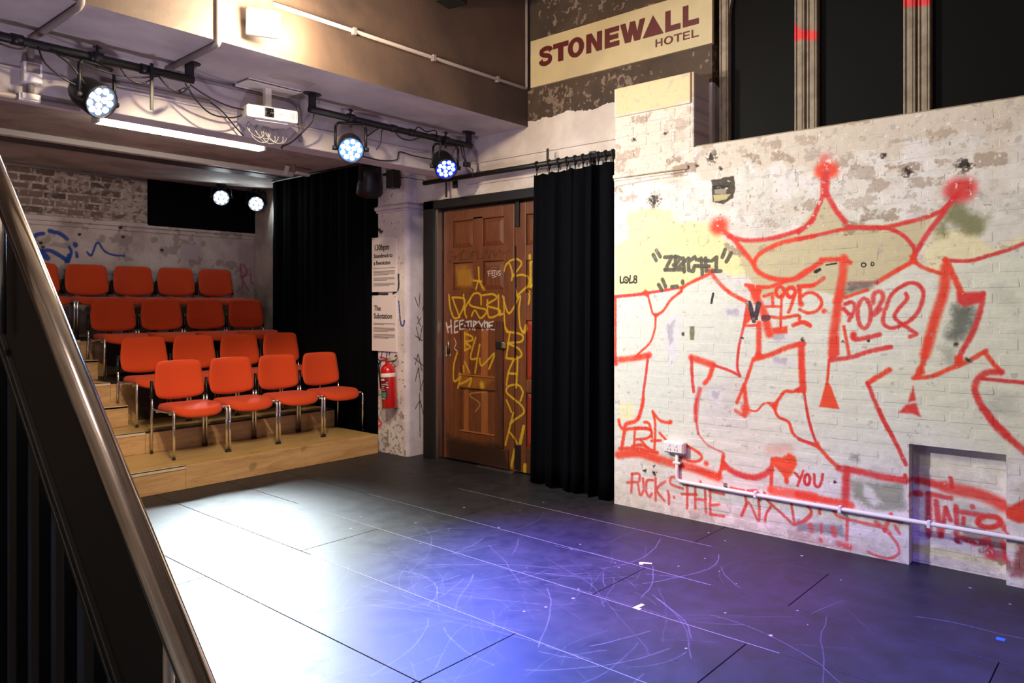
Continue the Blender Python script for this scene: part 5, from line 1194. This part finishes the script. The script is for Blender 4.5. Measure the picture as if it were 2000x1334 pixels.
# black speaker on the pier, with its arm
p = on('x', 4.93, 768, 347)
t = thing('wall_speaker', 'small black speaker on an arm at the head of the white pier', 'speaker', tuple(p))
MB().box(-.05, .05, -.055, .055, -.11, .075).build('cabinet', M['blkgloss'], t, local=True, bevel=.006)
MB().box(-.03, .10, .02, .14, .03, .055).build('wall_arm', M['blk'], t, local=True, bevel=.004)
p = on('x', 4.86, 722, 350)
t = thing('moving_head_lamp', 'dark shrouded lamp hanging between the black drape and the pier', 'lamp', tuple(p))
Rh = Matrix.Rotation(math.radians(28), 4, 'X')@Matrix.Rotation(math.radians(-18), 4, 'Y')
MB().lathe([(.05, .13), (.085, .11), (.10, .04), (.125, -.06), (.135, -.16), (.125, -.165), (.11, -.05)], 20, Rh, cap=True).build('shroud', M['blk'], t, local=True)
MB().box(-.13, -.11, -.02, .02, -.03, .20).box(.11, .13, -.02, .02, -.03, .20).box(-.13, .13, -.02, .02, .19, .21).build('yoke', M['blk'], t, local=True)
MB().tube([(0, 0, .2), (0, 0, 3.10-p[2])], .014, 8).build('drop_rod', M['blk'], t, local=True)
p = on('z', 3.10, 560, 336); p = Vector((4.62, 7.25, 3.02))
t = thing('ceiling_bracket', 'pale bracket with two small fittings under the low ceiling beside the drape', 'bracket', tuple(p))
MB().tube([(0, 0, 0), (0, 0, .089)], .010, 8).build('stem', M['cond'], t, local=True)
MB().obox((-.10, 0, 0), (.018, .02, .055), Matrix.Rotation(.3, 3, 'Y')).build('sensor', M['wgrey'], t, local=True, bevel=.004); MB().obox((.10, .0, -.01), (.085, .03, .014), Matrix.Rotation(.05, 3, 'Y')).build('shelf', M['wgrey'], t, local=True, bevel=.003)
MB().tube([(-.11, 0, .0), (.16, 0, -.0)], .006, 6).build('cross_arm', M['cond'], t, local=True)

# conduits
def conduit(label, paths, r=.013, clips=(), box=None):
    t = thing('conduit', label, 'conduit', tuple(paths[0][0]))
    for p in paths: MB().tube(p, r, 10).build('pipe', M['cond'], t)
    for c in clips: MB().box(*c).build('saddle', M['cond'], t, bevel=.002)
    return t
yb = 4.333-.016
conduit('grey conduit crossing the brown beam and rising at its corner', [[(2.6, yb, 3.484), (5.10, yb, 3.484), (5.118, yb, 3.490), (5.122, yb, 3.51), (5.122, yb, 5.15)]], .014, [(3.22, 3.25, 4.303, 4.334, 3.46, 3.508), (3.98, 4.01, 4.303, 4.334, 3.46, 3.508), (4.72, 4.75, 4.303, 4.334, 3.46, 3.508)])
conduit('grey conduit bending from the brown beam under the soffit, beside the flood lamp', [[(2.232, yb-.002, 5.0), (2.232, yb-.002, 3.19), (2.232, yb+.004, 3.155), (2.233, 4.34, 3.136), (2.235, 4.38, 3.134), (2.249, 5.06, 3.134)]], .019)
conduit('grey conduit along the soffit at the left edge with a junction box', [[(1.471, yb, 5.0), (1.471, yb, 3.19), (1.471, 4.325, 3.15), (1.47, 4.36, 3.134), (1.46, 5.06, 3.134), (1.456, 5.078, 3.12), (1.454, 5.08, 3.08), (1.454, 5.08, 2.80)]], .019)
t = thing('junction_box', 'white junction box on the white beam at the left edge', 'junction box', (1.454, 5.06, 2.93)); MB().box(1.405, 1.505, 5.035, 5.096, 2.865, 2.985).build('box', M['white'], t, bevel=.008); MB().box(1.42, 1.49, 5.030, 5.037, 2.92, 2.975).build('cover', M['cond'], t, bevel=.003)
t = thing('conduit_bracket', 'pale metal bracket at the foot of the left conduit', 'bracket', (1.44, 5.07, 2.79)); MB().box(1.385, 1.50, 5.05, 5.096, 2.755, 2.80).box(1.40, 1.485, 5.04, 5.052, 2.765, 2.80).build('plate', M['wgrey'], t, bevel=.004)
conduit('grey pipe along the bottom edge of the white beam at the left', [[(.3, 5.08, 2.775), (1.72, 5.08, 2.772)]], .018)
conduit('white conduit looping behind the projector down the white beam', [[(2.3, 5.085, 3.125), (3.20, 5.085, 3.128), (3.27, 5.085, 3.10), (3.29, 5.085, 3.04), (3.295, 5.085, 2.82)]], .013, [(3.27, 3.32, 5.07, 5.098, 2.93, 2.955)])
conduit('white conduit along the middle of the white beam, ending at the cable gland', [[(1.85, 5.085, 2.985), (2.56, 5.085, 2.988)]], .014)
mb = MB(); mb.box(-1.5, 5.15, 5.085, 5.10, 2.935, 2.95); o = mb.build('trim_5', M['soffit'], bevel=.004); struct(o, 'thin ridge along the face of the white beam', 'moulding')
# long cables
def loose(label, pts, r=.0055):
    o = MB().tube([tuple(p) for p in smooth_path(pts, 6)], r, 6).build('cable', M['cable']); return tag(o, label, 'cable')
loose('black cable swagged from the left lighting bar to the top of the projector', [(2.31, 4.853, 3.005), (2.45, 4.87, 2.955), (2.62, 4.90, 2.93), (2.80, 4.97, 2.955), (2.84, 5.0, 2.972)])
loose('lower black cable swagged from the left lighting bar to the projector', [(2.28, 4.86, 3.01), (2.38, 4.90, 2.92), (2.50, 4.93, 2.86), (2.66, 4.95, 2.87), (2.78, 5.0, 2.93)])
loose('black cable dropping from the cable gland behind the projector', [(2.56, 5.085, 2.985), (2.64, 5.06, 2.93), (2.74, 5.05, 2.83), (2.80, 5.05, 2.78)])
loose('black cable swagged from the tube light up to the lighting bar hanger', [(3.28, 5.36, 2.93), (3.20, 5.20, 2.772), (3.14, 5.08, 2.765), (3.18, 5.0, 2.80), (3.26, 4.89, 2.93), (3.275, 4.875, 3.0)])
loose('black cable lying against the white beam between the two right stage lamps', [(4.62, 4.96, 2.86), (4.45, 5.05, 2.88), (4.30, 5.08, 2.90), (4.275, 5.08, 2.86), (4.25, 5.08, 2.82), (4.10, 5.09, 2.795), (3.9, 5.09, 2.80)])
loose('thin black cable from the speaker to the curtain rod', [(4.97, 5.93, 2.86), (5.02, 5.78, 2.84), (5.04, 5.70, 2.82), (5.05, 5.60, 2.80)], .004)

# ---------------------------------------------------------------- stair balustrade in front
bx = .50
t = thing('stair_balustrade', 'black stair balustrade with a polished steel handrail, close in front', 'balustrade', (bx, 1.3, .6))
def RZ(y): return 1.026+(y-1.04)*.866       # height of the handrail centre
ya, yb_ = .80, 2.75
MB().tube([(bx, ya-.02, RZ(ya-.02)-.03), (bx, ya, RZ(ya)), (bx, 1.5, RZ(1.5)), (bx, yb_, RZ(yb_))], .0222, 28).build('handrail', M['rail'], t)
for y in (1.118, 1.94):
    MB().tube([(bx+.0, y, RZ(y)-.015), (bx+.0, y, RZ(y)-.32)], .0085, 14).build('rail_post', M['alu'], t)
y0, y1 = 1.15, 2.75
pl = [(y0, RZ(y0)-.062), (y1, RZ(y1)-.062), (y1, RZ(y1)-.395), (y0+.25, RZ(y0+.25)-.395), (y0, RZ(y0)-.395)]
MB().prism(pl, lambda u, v, d: (d, u, v), bx+.018, bx+.030).build('side_panel', M['blk'], t, bevel=.002)
MB().prism([(y0, RZ(y0)-.058), (y1, RZ(y1)-.058), (y1, RZ(y1)-.066), (y0, RZ(y0)-.066)], lambda u, v, d: (d, u, v), bx+.010, bx+.034).build('top_edge', M['rail'], t)
for dz_ in (.37, .40): MB().prism([(y0, RZ(y0)-dz_), (y1, RZ(y1)-dz_), (y1, RZ(y1)-dz_-.012), (y0, RZ(y0)-dz_-.012)], lambda u, v, d: (d, u, v), bx+.008, bx+.036).build('bottom_rail', M['blk'], t, bevel=.002)
y = 1.17
k = 0
while y < 2.7:
    MB().box(bx+.020, bx+.045, y, y+.045, 0.0, RZ(y)-.39).build('baluster', M['blk'], t, bevel=.003)
    y += .150
y = 1.15
while y < 2.7:
    MB().box(bx+.075, bx+.093, y+.003, y+.147, 0.0, RZ(y)-.36).build('infill_board', M['navy'], t, bevel=.003)
    y += .150

# ---------------------------------------------------------------- tape marks on the stage
def lmark(label, x, y, a, s=.075):
    c, q = math.cos(a), math.sin(a)
    pl = [(0, 0), (s, 0), (s, -.022), (.022, -.022), (.022, -s*.55), (0, -s*.55)]
    o = MB().prism([(x+u*c-v*q, y+u*q+v*c) for u, v in pl], lambda u, v, d: (u, v, d), .0002, .0012).build('tape_mark', M['tape']); return tag(o, label, 'tape mark', 'white tape marks on the stage')
lmark('white corner tape mark on the stage, nearer the graffiti wall', 3.895, 2.395, math.radians(-60)); lmark('white corner tape mark on the stage, farther from the graffiti wall', 3.285, 2.06, math.radians(-5))
o = MB().box(4.085, 4.12, .565, .60, .0002, .001).build('tape_scrap', M['bluetape']); tag(o, 'scrap of blue tape on the stage floor near the graffiti wall', 'tape')
for o in list(bpy.data.objects):
    if o.type == 'EMPTY' and not o.children: bpy.data.objects.remove(o)
